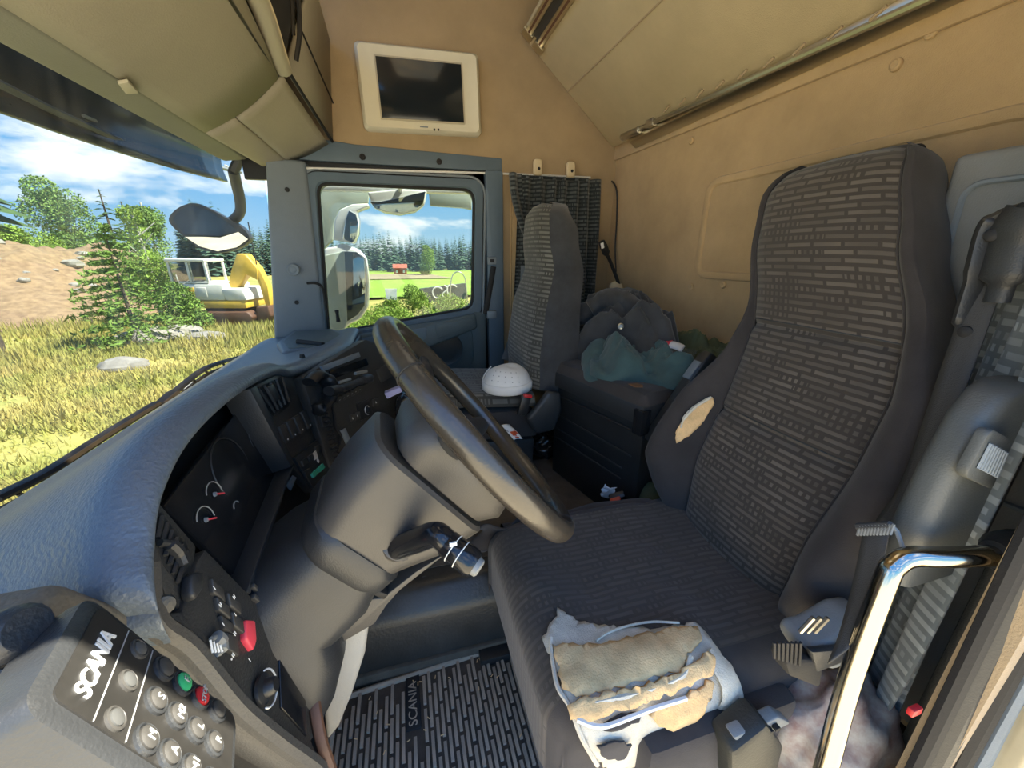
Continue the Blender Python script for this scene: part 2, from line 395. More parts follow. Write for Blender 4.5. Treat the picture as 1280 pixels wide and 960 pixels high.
# rear wall
g = G(); g.abox(1.10, 1.15, .2, 2.04, -1.1, 1.32); rw = smk('wall_rear', g, 'felt', smooth=False, label='tan felt rear wall of the cab')
ring = rquad([(1.099, 1.30, .244), (1.099, .50, .244), (1.099, .50, -.072), (1.099, 1.30, -.072)], .05)
g = G(); g.tube(ring, .014, 8, closed=True, flat=.6); mk('embossed_frame', g, 'felt', rw)
g = G(); g.tube([(1.099, 2.0, .455), (1.099, .2, .425)], .003, 6); mk('seam', g, 'felt_dark', rw)
g = G(); g.prism([(1.10, 2.0, .452), (1.10, .2, .422), (1.10, .2, .56), (1.10, 2.0, .56)], (-.012, 0, 0)); mk('upper_strip', g, 'felt', rw, bev=.004)
for (x, y) in ((1120, 81), (864, 176), (864, 358), (904, 356), (1165, 40)):
    p = PX(x, y, 1.096); g = G(); g.lathe(p, (-1, 0, 0), [(0, .013), (.004, .012), (.006, .008), (.0045, .004)], 14); mk('trim_button', g, 'felt', rw)
# roof with an unseen hatch opening added to let in daylight, walls of the driver's side around the open door
g = G()
g.abox(-.66, -.15, .12, 2.04, 1.30, 1.34); g.abox(.50, 1.15, .12, 2.04, 1.30, 1.34); g.abox(-.15, .50, .12, .75, 1.30, 1.34); g.abox(-.15, .50, 1.45, 2.04, 1.30, 1.34)
smk('ceiling', g, 'felt_dark', smooth=False, label='tan felt roof lining around an added hatch opening')
g = G(); g.abox(-.16, .51, .74, 1.46, 1.325, 1.335); smk('added_hatch', g, 'added_hatchglass', smooth=False, label='added amber roof hatch pane, unseen, warming the daylight')  # hatch pane out of view, added for its warm light
g = G(); g.abox(-.64, 1.15, .13, .17, .42, 1.32); g.abox(-.64, -.56, .13, .17, -1.3, .42); g.abox(.66, 1.15, .16, .20, -.9, .42)
smk('wall_left', g, 'felt_dark', smooth=False, label='driver side wall around the open doorway')
g = G(); g.abox(.70, 1.6, .10, .155, -1.5, 1.0); smk('trim_2', g, 'paint', bev=.02, seg=3, label='glossy painted outer body panel behind the doorway')
g = G(); g.abox(-.70, -.62, .12, 2.06, -1.3, -.42); smk('wall_front', g, 'blackplastic', smooth=False)
# upper trim over the passenger door, A and B pillars
g = G(); a = PY(330, 182, YS-.005); 
g.prism([(-.50, YS-.012, .375), (.50, YS-.012, .370), (.50, YS-.012, .428), (-.15, YS-.012, .445), (-.42, YS-.012, .47)], (0, .03, 0))
t3 = smk('trim_3', g, 'bluetrim', bev=.006, label='blue-grey plastic strip over the passenger door')
for (x, y) in ((453, 196), (549, 202)):
    p = PY(x, y, YS-.012); g = G(); g.lathe(p, (0, -1, 0), [(0, .013), (.004, .012), (.004, .007), (.001, .006)], 14); mk('screw_cap', g, 'rubber', t3)
g = G(); g.tube([PY(340, 209, YS-.016), PY(628, 217, YS-.016), PY(738, 222, YS-.016)], .005, 6); tag(mk('curtain_rail', g, 'white'), 'thin white curtain rail along the top of the passenger door', 'rail')
g = G(); g.prism([(-.487, YS-.06, .37), (-.345, YS-.03, .37), (-.375, YS-.03, -.50), (-.60, YS-.06, -.50)], (0, .08, 0))
t4 = smk('trim_4', g, 'greytrim', bev=.015, seg=3, label='grey plastic windscreen pillar')
p = PY(367, 337, YS-.062); g = G(); g.lathe(p, (0, -1, 0), [(0, .026), (.006, .026), (.010, .022), (.008, .014), (.010, .010)], 24); mk('round_cap', g, 'greytrim', t4)
p = PY(371, 378, YS-.062); g = G(); g.lathe(p, (0, -1, 0), [(0, .009), (.003, .009), (.002, .005)], 14); mk('screw', g, 'rubber', t4)
p = PY(359, 237, YS-.062); g = G(); g.lathe(p, (0, -1, 0), [(0, .009), (.003, .009), (.002, .005)], 14); mk('screw', g, 'rubber', t4)
g = G(); g.prism(rquad([(.415, YS-.03, .372), (.50, YS-.03, .372), (.50, YS-.03, -1.05), (.42, YS-.03, -1.05)], .012), (0, .05, 0))
t5 = smk('trim_5', g, 'bluetrim', bev=.006, label='blue-grey door pillar behind the passenger window')
# outer skin of the passenger side, seen only as the dark gaps around the door
g = G(); g.abox(.37, .56, YS+.035, YS+.06, -1.2, .45); g.abox(-.60, .40, YS+.035, YS+.06, -1.2, -.40); g.abox(-.60, .52, YS+.035, YS+.06, .30, .45); g.prism([(-.60, YS+.03, -.45), (-.37, YS+.03, -.45), (-.325, YS+.03, .36), (-.47, YS+.03, .36)], (0, .03, 0)); smk('wall_outer', g, 'blackplastic', smooth=False)
# passenger door with its window
d1 = struct('door_1', 'dark grey passenger door with a speaker and armrest')
inn = [(-.36, -.36), (-.312, .287), (.362, .287), (.335, -.258)]
def at_y(L, y): return [(x, y, z) for x, z in L]
def off(L, d):
    c = V((sum(p[0] for p in L)/4, sum(p[1] for p in L)/4)); o = []
    for p in L: o.append((p[0]+(d if p[0] > c.x else -d), p[1]+(d if p[1] > c.y else -d)))
    return o
R = [.03, .05, .06, .05]
g = G(); g.loft([rquad(at_y(inn, YS+.03), R), rquad(at_y(inn, YS-.005), R), rquad(at_y(off(inn, .012), YS-.022), R), rquad(at_y(off(inn, .045), YS-.018), R), rquad(at_y(off(inn, .052), YS+.02), R)], caps=False); mk('window_frame', g, 'bluetrim', d1)
g = G(); g.tube(rquad(at_y(off(inn, .006), YS-.004), R), .011, 8, closed=True); mk('gasket', g, 'rubber', d1)
g = G(); g.tube(rquad(at_y(off(inn, .056), YS-.014), [.03, .07, .09, .05]), .006, 8, closed=True); mk('door_seal', g, 'greytrim', d1)
w1 = G(); w1.prism(rquad(at_y(inn, YS+.01), R), (0, .004, 0)); wo = smk('window_1', w1, 'sideglass', smooth=False, label='passenger door window pane')
g = G(); g.prism([(-.55, YS-.02, -.38), (.345, YS-.02, -.27), (.405, YS-.02, -.29), (.40, YS-.02, -1.06), (-.5, YS-.02, -1.06)], (0, .06, 0)); mk('door_panel', g, 'doorgrey', d1, bev=.01)
g = G(); g.prism([(-.40, YS-.075, -.385), (.20, YS-.075, -.312), (.345, YS-.06, -.285), (.355, YS-.06, -.36), (.12, YS-.075, -.44), (-.40, YS-.08, -.47)], (0, .06, 0)); ar = mk('armrest', g, 'doorgrey', d1, bev=.015, seg=3)
g = G(); g.prism(rquad([(-.22, YS-.082, -.378), (.10, YS-.082, -.338), (.09, YS-.082, -.400), (-.22, YS-.084, -.43)], .02), (0, .008, 0)); mk('pull_recess', g, 'bluetrim', ar, bev=.004)
g = G(); g.prism(rquad([(.135, YS-.082, -.330), (.33, YS-.07, -.302), (.335, YS-.07, -.35), (.14, YS-.082, -.40)], .015), (0, .01, 0)); mk('pull_cover', g, 'doorgrey', ar, bev=.004)
sp_ = PY(560, 433, YS-.025)
g = G(); g.prism(rquad([sp_+V((-.16, 0, .09)), sp_+V((.13, 0, .105)), sp_+V((.13, 0, -.12)), sp_+V((-.17, 0, -.14))], .06), (0, -.012, 0)); spk = mk('speaker_panel', g, 'doorgrey', d1, bev=.006)
g = G(); g.lathe(sp_+V((-.01, -.012, -.01)), (0, -1, 0), [(0, .085), (.008, .083), (.006, .074), (.004, .05), (.005, .0)], 32, caps=False); mk('speaker_grille', g, 'blackplastic', spk)
g = G(); g.abox(-.48, .40, YS-.10, YS-.02, -.86, -.70); mk('door_pocket', g, 'doorgrey', d1, bev=.02)
g = G(); p = PY(423, 402, YS-.04); g.lathe(p, (0, 0, 1), [(0, .010), (.035, .007), (.05, .010), (.055, .006)], 10); mk('lock_pin', g, 'rubber', d1)
g = G(); p = PY(395, 355, YS-.05); g.tube(cat([PY(384, 354, YS-.05), PY(395, 354, YS-.06), PY(403, 360, YS-.05), PY(407, 380, YS-.04), PY(410, 400, YS-.03)]), .006, 6); mk('cable_grommet', g, 'rubber', d1)
# header over the windscreen and the windscreen itself
g = G(); g.prism([(-.64, .2, .352), (-.565, .2, .362), (-.54, .2, .40), (-.54, .2, .50), (-.66, .2, .50), (-.66, .2, .36)], (0, 1.78, 0))
t6 = smk('trim_6', g, 'header', bev=.006, label='grey-green header strip over the windscreen')
q = [PZ(147, 103, .354), PZ(160, 101, .356), PZ(173, 115, .356), PZ(157, 116, .354)]
g = G(); g.prism([p+V((0, 0, .004)) for p in q], (0, 0, -.007)); mk('courtesy_lamp', g, 'locker_edge', t6, bev=.001)
w2 = struct('window_2', 'dusty curved windscreen')
def ws(u, v):
    y = 1.1+.985*math.sin(lerp(-1, 1, u)*math.pi/2); b = max(0, 1-((y-1.1)/1.0)**4)**.5
    return V((lerp(-.53, -.46, v)-.27*b, y, lerp(-.60, .50, v)))
g = G(); g.grid(ws, 24, 10); mk('pane', g, 'windscreen', w2)
def blk(u, v):
    y = lerp(-.3, 2.33, u); b = max(0, 1-((y-1.1)/1.45)**2)
    return V((lerp(-.72, -.68, v)-.16*b-.03*math.sin(math.pi*v), y, lerp(.335, .52, v)-.02*(1-v)*math.cos((y-1.6)*1.6)))
g = G(); g.grid(blk, 40, 8); ev = tag(mk('sun_visor', g, 'visor', thick=.012), 'dark smoked sun visor outside along the top of the windscreen', 'visor')
for (x, y, sz) in ((185, 165, .02), (112, 148, .025), (250, 199, .03), (284, 208, .03)):
    p = PX(x, y, -.86); g = G(); g.tube([p+V((0, -sz, 0)), p+V((0, sz, 0))], .005, 6); mk('clip', g, 'white', ev)
g = G(); g.tube([PX(-60, 75, -.86), PX(60, 135, -.86), PX(140, 172, -.86), PX(230, 200, -.86), PX(300, 215, -.85)], .010, 6); mk('wire', g, 'lightgrey', ev)
# ================================================================== OVERHEAD LOCKERS, BUNK
lk = thing('overhead_locker', 'tan plastic locker over the windscreen with an open shelf', 'locker')
def lsec(y):   # front foot and rear lip of the flap at lateral position y
    t = max(0, (y-1.2)/.8)
    return V((-.56+.05*max(0, (y-1.63)/.37), y, .366-.02*max(0, (y-1.63)/.37))), V((tab([(.2, -.27), (1.3, -.283), (1.63, -.311), (2.0, -.247)], y), y, tab([(.2, .60), (1.3, .583), (1.63, .544), (2.0, .442)], y)))
def flap(y0, y1, v0, v1, name, n=8):
    def fn(u, v):
        a, b = lsec(lerp(y0, y1, u)); vv = lerp(v0, v1, v); p = a.lerp(b, vv)
        return p+V((.35, 0, -.9)).normalized()*(.016*math.sin(math.pi*vv))
    g = G(); g.grid(fn, n, 8); return mk(name, g, 'locker', lk, thick=.012)
flap(.22, 1.60, 0, .93, 'flap'); flap(1.615, 1.985, 0, .34, 'flap'); flap(1.615, 1.985, .352, .985, 'flap')
g = G(); g.tube(cat([lsec(y)[1]+V((.004, 0, .004)) for y in (.22, .6, 1.0, 1.3, 1.50, 1.60)], 4), .026, 10, flat=.8); mk('padded_lip', g, 'locker_edge', lk)
g = G()
a0, b0 = lsec(1.615); a1, b1 = lsec(1.985)
g.add([b0+V((.012, 0, .012)), b1+V((.012, 0, .006)), V((-.20, 1.985, .80)), V((-.19, 1.615, .80))], [(0, 1, 2, 3)]); mk('rear_panel', g, 'locker', lk, thick=.012)
p0 = b0.lerp(V((-.19, 1.615, .80)), .0); 
g = G(); g.tube([b0+V((.016, .0, .010)), b1+V((.016, 0, .004))], .006, 6); mk('gap_strip', g, 'rubber', lk)
g = G(); m0, m1 = b0.lerp(V((-.19, 1.615, .80)), .45)+V((.02, 0, 0)), b1.lerp(V((-.20, 1.985, .80)), .40)+V((.018, 0, 0)); g.tube([m0, m1], .003, 6); mk('groove', g, 'rubber', lk)
g = G(); g.add([(-.60, .22, .52), (-.60, 1.98, .52), (-.60, 1.98, .95), (-.60, .22, .95)], [(0, 1, 2, 3)]); g.add([(-.60, .22, .53), (-.60, 1.6, .53), (-.32, 1.6, .535), (-.30, .22, .56)], [(0, 1, 2, 3)])
mk('shelf_lining', g, 'blackplastic', lk, thick=.01)
g = G(); g.add([(-.56, 1.60, .37), tuple(lsec(1.60)[1]), (-.21, 1.60, .80), (-.60, 1.60, .95)], [(0, 1, 2, 3)]); mk('divider', g, 'darkplastic', lk, thick=.012)
g = G(); g.add([(-.62, .22, .95), (-.62, 1.98, .95), (-.22, 1.98, .80), (-.22, .22, .80)], [(0, 1, 2, 3)]); mk('top_panel', g, 'felt_dark', lk, thick=.012)
g = G(); g.tube(cat([(-.24, 1.40, .79), (-.22, 1.50, .72), (-.235, 1.56, .64), (-.26, 1.58, .57)]), .007, 6); g.tube(cat([(-.25, 1.35, .78), (-.23, 1.46, .70), (-.25, 1.54, .62)]), .005, 6); mk('shelf_net_cord', g, 'rubber', lk)
bk = thing('upper_bunk', 'tan slanted underside of the folded upper bunk with metal rails', 'bunk')
A, B = V((.585, 0, .905)), V((1.07, 0, .50)); sd_ = (B-A); nrm = V((-sd_.z, 0, sd_.x)).normalized()
if nrm.z > 0: nrm = -nrm
def bp(t, y, o=0): return A+sd_*t+V((0, y, 0))+nrm*o
g = G(); g.add([bp(0, .2), bp(0, 1.985), bp(1, 1.985), bp(1, .2)]+[bp(0, .2, -.06), bp(0, 1.985, -.06), bp(1, 1.985, -.06), bp(1, .2, -.06)], [(0, 1, 2, 3), (7, 6, 5, 4), (0, 4, 5, 1), (1, 5, 6, 2), (2, 6, 7, 3), (3, 7, 4, 0)]); mk('panel', g, 'bunk', bk, bev=.01)
for t, o_ in ((.02, .012), (.115, .010)):
    g = G(); pts = [bp(t, .2, 0), bp(t+.045, .2, 0), bp(t+.045, .2, o_), bp(t, .2, o_)]; g.prism(pts, (0, 1.74, 0)); r_ = mk('rail', g, 'alu', bk, bev=.003)
    g = G(); pts = [bp(t+.015, .2, o_), bp(t+.028, .2, o_), bp(t+.028, .2, o_+.003), bp(t+.015, .2, o_+.003)]; g.prism(pts, (0, 1.70, 0)); mk('red_stripe', g, 'rust', r_)
g = G(); g.prism([bp(.066, .2, 0), bp(.112, .2, 0), bp(.112, .2, .004), bp(.066, .2, .004)], (0, 1.70, 0)); mk('dark_channel', g, 'darkplastic', bk)
for k in range(2):
    g = G(); g.prism([bp(.0+.1*k, 1.90, 0), bp(.08+.1*k, 1.90, 0), bp(.08+.1*k, 1.90, .016), bp(.0+.1*k, 1.90, .016)], (0, .05, 0)); mk('rail_end', g, 'alu', bk, bev=.004)
g = G(); g.tube([bp(.47, 1.98, .001), bp(.47, .2, .001)], .003, 6); mk('seam', g, 'felt_dark', bk)
g = G(); g.tube([PX(795, 163, 1.04), PX(1180, -10, 1.04)], .009, 8); br = mk('support_rod', g, 'steel', bk)
g = G(); g.prism([V((1.05, 1.80, .485)), V((1.085, 1.80, .46)), V((1.085, 1.80, .485)), V((1.05, 1.80, .505))], (0, -1.5, 0)); mk('channel', g, 'alu', bk, bev=.003)
g = G(); g.tube([PX(778, 172, 1.045), PX(800, 162, 1.04)], .016, 8); g.box(PX(815, 154, 1.045), (.03, .05, .03)); mk('hinge', g, 'steel', bk, bev=.003)
for k in range(10):
    p = lerp(PX(830, 140, 1.02), PX(1150, -2, 1.02), k/9); g = G(); g.tube([p, p+V((.0, -.03, .012))], .004, 5); mk('staple', g, 'felt_dark', bk)
# ================================================================== TELEVISION
tv = thing('television', 'cream framed flat television screwed to the tan side wall', 'television')
q = [PY(443, 55, YS), PY(597, 72, YS), PY(600, 172, YS), PY(455, 165, YS)]
c = sum(q, V((0, 0, 0)))/4; ex = ((q[1]-q[0])+(q[2]-q[3])).normalized(); ez = ((q[0]-q[3])+(q[1]-q[2])); ez = (ez-ex*ez.dot(ex)).normalized()
hw, hh = .250, .152
rg = lambda a, b, y, r: [p+V((0, y, 0)) for p in rrect(c, ex, ez, a, b, r)]
g = G(); g.loft([rg(hw, hh, .0, .02), rg(hw, hh, -.03, .02), rg(hw-.012, hh-.010, -.045, .018), rg(hw-.05, hh-.035, -.040, .01)], caps=True); mk('frame', g, 'tvframe', tv)
sq = [PY(470, 70, YS-.042), PY(577, 82, YS-.042), PY(579, 153, YS-.042), PY(477, 147, YS-.042)]
sc_ = sum(sq, V((0, 0, 0)))/4; sw = (sq[1]-sq[0]).length/2; sh = (sq[0]-sq[3]).length/2
g = G(); g.prism([sc_+ex*a*sw+ez*b*sh for a, b in ((-1, -1), (1, -1), (1, 1), (-1, 1))], (0, -.004, 0)); mk('screen', g, 'screen', tv, bev=.001)
g = G(); g.prism([p+V((0, -.002, 0)) for p in rrect(sc_, ex, ez, sw+.006, sh+.006, .004)], (0, .006, 0)); mk('bezel', g, 'locker_edge', tv)
g = G(); g.box(PY(530, 158.5, YS-.0445), (.034, .002, .005)); mk('maker_plate', g, 'greytrim', tv)
for xx in (543, 548): 
    g = G(); g.lathe(PY(xx, 162, YS-.043), (0, -1, 0), [(0, .005), (.004, .004)], 10); mk('button', g, 'rubber', tv)
# ================================================================== DRIVER'S SEAT
ds = thing('driver_seat', "dark patterned driver's seat with a torn cushion showing tan foam", 'seat')
up = V((.18, 0, .84)).normalized(); fwd = V((-up.z, 0, up.x)); P0 = V((.70, 0, -.67))
TL = [(-.03, .735), (0, .735), (.28, .748), (.43, .752), (.55, .762), (.71, .80), (.82, .825), (.86, .81), (.885, .775)]
TR = [(-.03, .443), (0, .443), (.28, .428), (.43, .430), (.55, .455), (.71, .51), (.83, .555), (.86, .565), (.885, .59)]
OL = [(-.03, .77), (0, .79), (.06, .845), (.12, .865), (.20, .86), (.30, .84), (.46, .775), (.56, .772), (.71, .81), (.82, .835), (.86, .82), (.885, .78)]
OR = [(-.03, .40), (0, .385), (.08, .345), (.20, .325), (.30, .33), (.44, .352), (.56, .415), (.71, .485), (.83, .535), (.865, .548), (.885, .58)]
BPL = [(-.03, .02), (.03, .055), (.12, .085), (.28, .075), (.45, .03), (.58, .004), (.885, 0)]
BPR = [(-.03, .02), (.03, .045), (.12, .065), (.30, .06), (.44, .045), (.60, .004), (.885, 0)]
CUR = [(-.03, .01), (.15, .030), (.35, .0), (.52, -.012), (.60, .0), (.72, .022), (.84, .012), (.87, -.004), (.885, -.03)]
def bw(y, b, n): return P0+V((0, y, 0))+up*b+fwd*n
NB = 46
def bb(v): return lerp(-.03, .885, v)
def panel(u, v):
    b = bb(v); y = lerp(tab(TL, b), tab(TR, b), u); e = min(u, 1-u)
    n = tab(CUR, b)+.012*math.sin(math.pi*u)-.012*math.exp(-e*26)
    for s_ in (.30, .525): n -= .010*math.exp(-((b-s_)/.010)**2)
    return bw(y, b, n)
g = G(); g.grid(panel, 16, 110, uvs=(.30, .92)); br_ = mk('backrest', g, 'seatcloth', ds)
for s_, w_ in ((.300, .0022), (.525, .0026)):
    g = G(); g.tube([panel(u/12, (s_+.012+.03)/.915)+fwd*.0005 for u in range(13)], w_*.7, 6); mk('piping', g, 'strap', br_)
def bol(T, O, B_, sgn):
    def fn(u, v):
        b = bb(v); a = tab(T, b); o = tab(O, b); h = tab(B_, b); c0 = tab(CUR, b)
        prof = [(a, c0-.012), (lerp(a, o, .35), c0*.9+h*.75), (lerp(a, o, .75), c0*.8+h), (o, c0*.5+h*.55), (o+sgn*.006, -.03), (o, -.08), (o-sgn*.012, -.115)]
        k = u*(len(prof)-1); i = min(int(k), len(prof)-2); t = k-i
        p_ = cat([V((x, y, 0)) for x, y in prof], 1) ; 
        q0 = prof[max(i-1, 0)]; q1 = prof[i]; q2 = prof[i+1]; q3 = prof[min(i+2, len(prof)-1)]
        f_ = lambda a0, a1, a2, a3: .5*(2*a1+(a2-a0)*t+(2*a0-5*a1+4*a2-a3)*t*t+(3*a1-a0-3*a2+a3)*t**3)
        return bw(f_(q0[0], q1[0], q2[0], q3[0]), b, f_(q0[1], q1[1], q2[1], q3[1]))
    return fn
bolL = bol(TL, OL, BPL, 1); bolR = bol(TR, OR, BPR, -1)
for fn in (bolL, bolR):
    g = G(); g.grid(fn, 22, 60); mk('side_bolster', g, 'side_cloth', ds)
def bback(u, v):
    b = bb(v); return bw(lerp(tab(OL, b)-.012, tab(OR, b)+.012, u), b-.012*v**8, -.115-.01*math.sin(math.pi*u))
g = G(); g.grid(bback, 8, 30); mk('back_shell', g, 'darkplastic', ds)
g = G(); g.grid(lambda u, v: lerp(panel(u, 1), bback(u, 1), v)+up*.022*math.sin(math.pi*v), 16, 8); mk('top_edge', g, 'side_cloth', ds)
for T, s_ in ((TL, 1), (TR, -1)):
    g = G(); g.tube([panel(0 if s_ > 0 else 1, v/60)+fwd*.004 for v in range(61)], .0022, 5); mk('edge_seam', g, 'side_cloth', ds)
# worn tear in the inboard bolster: tan foam and a white lining edge
def inv(fn, x, y, n=90, lim=(0, 1, 0, 1)):
    best = None
    for i in range(n+1):
        for j in range(n+1):
            u, v = lerp(lim[0], lim[1], i/n), lerp(lim[2], lim[3], j/n); q = proj(fn(u, v)); d = (q[0]-x)**2+(q[1]-y)**2
            if best is None or d < best[0]: best = (d, u, v)
    return best[1:]
lim = (.05, .6, .02, .6)
tear = [inv(bolL, x, y, 60, lim) for x, y in ((846, 552), (845, 540), (856, 522), (872, 508), (893, 496), (893, 506), (881, 527), (864, 544))]
sf = lambda s_, t_: bolL(s_, t_)+fwd*.003
patch(tear, lambda s_, t_: bolL(s_, t_)+fwd*.004+V((-.002, -.002, 0)), 'exposed_foam', 'foam', ds, .002, 14, .004, 3, 'tan foam showing through a slit in the bolster')
e1 = [inv(bolL, x, y, 60, lim) for x, y in ((855, 535), (858, 522), (872, 509), (892, 497))]
g = G(); g.tube(cat([bolL(*k)+fwd*.008+V((-.003, -.003, 0)) for k in e1], 6), [.003]*6+[.006]*7+[.005]*5+[.003], 6, flat=.7); mk('white_lining', g, 'lining', ds)
# cushion: arc length surface that rolls over its front and near edges
CX, CYn, CYf, CZ, RR = .225, .400, .775, -.655, .065
def roll(s_, r):
    if s_ >= 0: return s_, 0
    a = -s_/r
    if a < math.pi/2: return -r*math.sin(a), r*(1-math.cos(a))
    return -r-.0*(a), r+(-s_-r*math.pi/2)
def cus(s_, t_, o=0):
    """s: metres back from the front roll, t: metres across from the near roll"""
    dx, z1 = roll(s_, RR); 
    dy, z2 = roll(t_, RR) if t_ < .18 else (t_, 0)
    far = CYf-CYn
    if t_ > far: q, z2 = roll(far-t_, .05); dy = far-q
    zz = .012*math.sin(min(1, max(0, s_/.47))*math.pi)-.02*max(0, min(1, s_/.48))
    dish = -.014*math.sin(math.pi*min(1, max(0, t_/far)))*min(1, max(0, s_/.1))
    x = CX+dx+.10*max(0, (.0-t_))*0; y = CYn+dy
    p = V((x, y, CZ-z1-z2+zz*.5+dish+.006*noise.noise(V((x*14, y*14, 3)))))
    if s_ < 0 and t_ < 0: p += V((.022, .022, 0))*min(1, -s_/.08)*min(1, -t_/.08)
    if o:
        d = V((-min(1, max(0, -s_/.1)), -min(1, max(0, -t_/.1)), 1-.5*min(1, max(0, -s_/.1))-.5*min(1, max(0, -t_/.1)))).normalized(); p += d*o
    return p
S0, S1, T0, T1 = -.22, .475, -.20, .45
g = G(); g.grid(lambda u, v: cus(lerp(S0, S1, u), lerp(-.02, CYf-CYn+.005, v)), 60, 40, uvs=(.66, .40))
cu = mk('cushion', g, 'seatcloth_worn', ds)
g = G(); g.grid(lambda u, v: cus(lerp(S0, S1, u), lerp(T0, -.02, v)), 60, 16); mk('cushion_side', g, 'side_cloth', ds)
g = G(); g.grid(lambda u, v: cus(lerp(S0, S1, u), lerp(CYf-CYn+.005, CYf-CYn+.22, v), 0), 60, 14); mk('cushion_side', g, 'side_cloth', ds)
g = G(); g.abox(.23, .70, .38, .80, -.84, -.70); mk('seat_pan', g, 'blackplastic', ds, bev=.02)
# raised dark flap along the inboard edge of the cushion
def flapf(u, v):
    x = lerp(.20, .64, u); h = .012*math.sin(math.pi*(.12+.85*u))+.01*noise.noise(V((x*9, 0, 1)))
    a = math.pi*v; return V((x, .80+.045*math.cos(a)-.01*math.sin(u*7), CZ-.05+h*math.sin(a)+.03*math.sin(a)))
g = G(); g.grid(flapf, 30, 12); mk('edge_flap', g, 'side_cloth', ds)
def flap2(u, v):
    x = lerp(.13, .26, u); z = lerp(-.66, -.83, v*(.5+.5*u)); return V((x+.02*math.sin(v*4), .80+.05*v+.015*math.sin(u*9+v*3), z))
g = G(); g.grid(flap2, 14, 12); mk('hanging_cover', g, 'side_cloth', ds, thick=.004)
# torn front corner
cl = (S0, S1-.05, T0, .35)
def cpoly(L): return [inv(cus, x, y, 110, cl) for x, y in L]
def layer(px, o, name, m, seed, jit=.003, th=.004, label=None, wr=.0):
    return patch(cpoly(px), lambda s_, t_: cus(s_, t_, o+wr*noise.noise(V((s_*45, t_*45, seed)))), name, m, ds, jit, 26, th, seed, label)
layer([(682, 800), (700, 762), (722, 778), (760, 786), (820, 790), (872, 782), (884, 800), (912, 836), (912, 890), (880, 935), (840, 962), (760, 962), (735, 930), (712, 890), (700, 850), (690, 830)], .004, 'torn_lining', 'lining', 1, .004, label='frayed white lining of the torn cushion')
layer([(690, 815), (735, 812), (790, 802), (840, 792), (868, 790), (874, 806), (858, 822), (846, 838), (800, 852), (760, 862), (720, 874), (706, 862), (698, 838)], .011, 'exposed_foam', 'foam', 2, .003, .006, 'bare tan foam of the torn cushion corner', .004)
layer([(712, 880), (760, 868), (812, 856), (850, 838), (880, 818), (890, 828), (884, 846), (850, 860), (800, 874), (760, 888), (735, 896), (718, 894)], .016, 'exposed_foam', 'foam', 4, .003, .008, None, .003)
layer([(812, 884), (850, 868), (886, 846), (886, 862), (868, 890), (845, 914), (828, 904), (806, 892)], .012, 'exposed_foam', 'foam', 5, .003, .006, None, .004)
layer([(740, 905), (775, 892), (800, 888), (792, 900), (760, 912)], .013, 'black_cloth_scrap', 'side_cloth', 6, .002, .003)
layer([(744, 925), (770, 918), (782, 925), (772, 940), (752, 940)], .013, 'black_cloth_scrap', 'side_cloth', 7, .003, .003)
def cord(px, o, r, m, name):
    g = G(); g.tube(cat([cus(*inv(cus, x, y, 110, cl), o) for x, y in px], 6), r, 6); return mk(name, g, m, ds)
cord([(722, 894), (735, 902), (752, 904), (785, 890), (812, 880), (850, 868)], .018, .004, 'white', 'seat_wire')
cord([(745, 808), (760, 796), (785, 788), (815, 783), (848, 783)], .012, .0022, 'lining', 'frayed_thread')
cord([(712, 884), (745, 876), (790, 870), (830, 858), (850, 842), (858, 824)], .016, .0045, 'lining', 'frayed_thread')
cord([(688, 800), (690, 815), (695, 835), (702, 862), (712, 885), (726, 918), (745, 950)], .008, .004, 'lining', 'frayed_thread')
def strip(u, v):
    P_ = [(884, 818), (908, 850), (908, 885), (880, 925), (838, 965)]; w_ = [10, 14, 17, 18, 16]
    k = u*4; i = min(3, int(k)); t = k-i
    return P_, w_, i, t
pts_ = [cus(*inv(cus, x, y, 110, cl), .014) for x, y in ((882, 818), (906, 850), (906, 885), (880, 925), (838, 962))]
pth = cat(pts_, 8)
g = G(); g.tube(pth, [.012+.012*math.sin(math.pi*i/len(pth)) for i in range(len(pth))], 10, flat=.18, up=(0, -.3, 1)); mk('hanging_strip', g, 'lining', ds, label='long off-white strip of torn lining')
# base, adjusters, armrest
g = G(); g.abox(.24, .66, .46, .76, -1.09, -.84); bs = mk('suspension_base', g, 'blackplastic', ds, bev=.02)
for k in range(5):
    gg = G(); z = -1.06+k*.045; gg.prism(rquad([(.235, .455, z), (.665, .455, z), (.665, .765, z), (.235, .765, z)], .03), (0, 0, .022)); mk('bellows_fold', gg, 'rubber', bs, bev=.006)
for yy in (.44, .78):
    g = G(); g.abox(.12, .74, yy-.02, yy+.02, -1.10, -1.07); mk('seat_rail', g, 'steel' if yy < .5 else 'blackplastic', ds, bev=.004)
arm0, arm1 = PY(812, 552, .90), PY(888, 446, .90)
ad_ = (arm1-arm0).normalized(); an = V((0, 1, 0)).cross(ad_).normalized()
g = G(); rg_ = []
for k, wd, th in ((0, .016, .012), (.06, .022, .018), (.5, .026, .020), (.8, .030, .022), (.97, .030, .022), (1.02, .022, .016)):
    rg_.append(rrect(arm0.lerp(arm1, k), an, V((0, 1, 0)), wd, th, min(wd, th)*.6))
g.loft(rg_); ao = mk('armrest', g, 'darkplastic', ds, label='dark armrest folded up against the backrest')
g = G(); g.box(arm0.lerp(arm1, .80)-an*.026, (.012, .03, .06), Matrix(((ad_.z, 0, ad_.x), (0, 1, 0), (-ad_.x, 0, ad_.z)))); mk('armrest_catch', g, 'greytrim', ao, bev=.003)
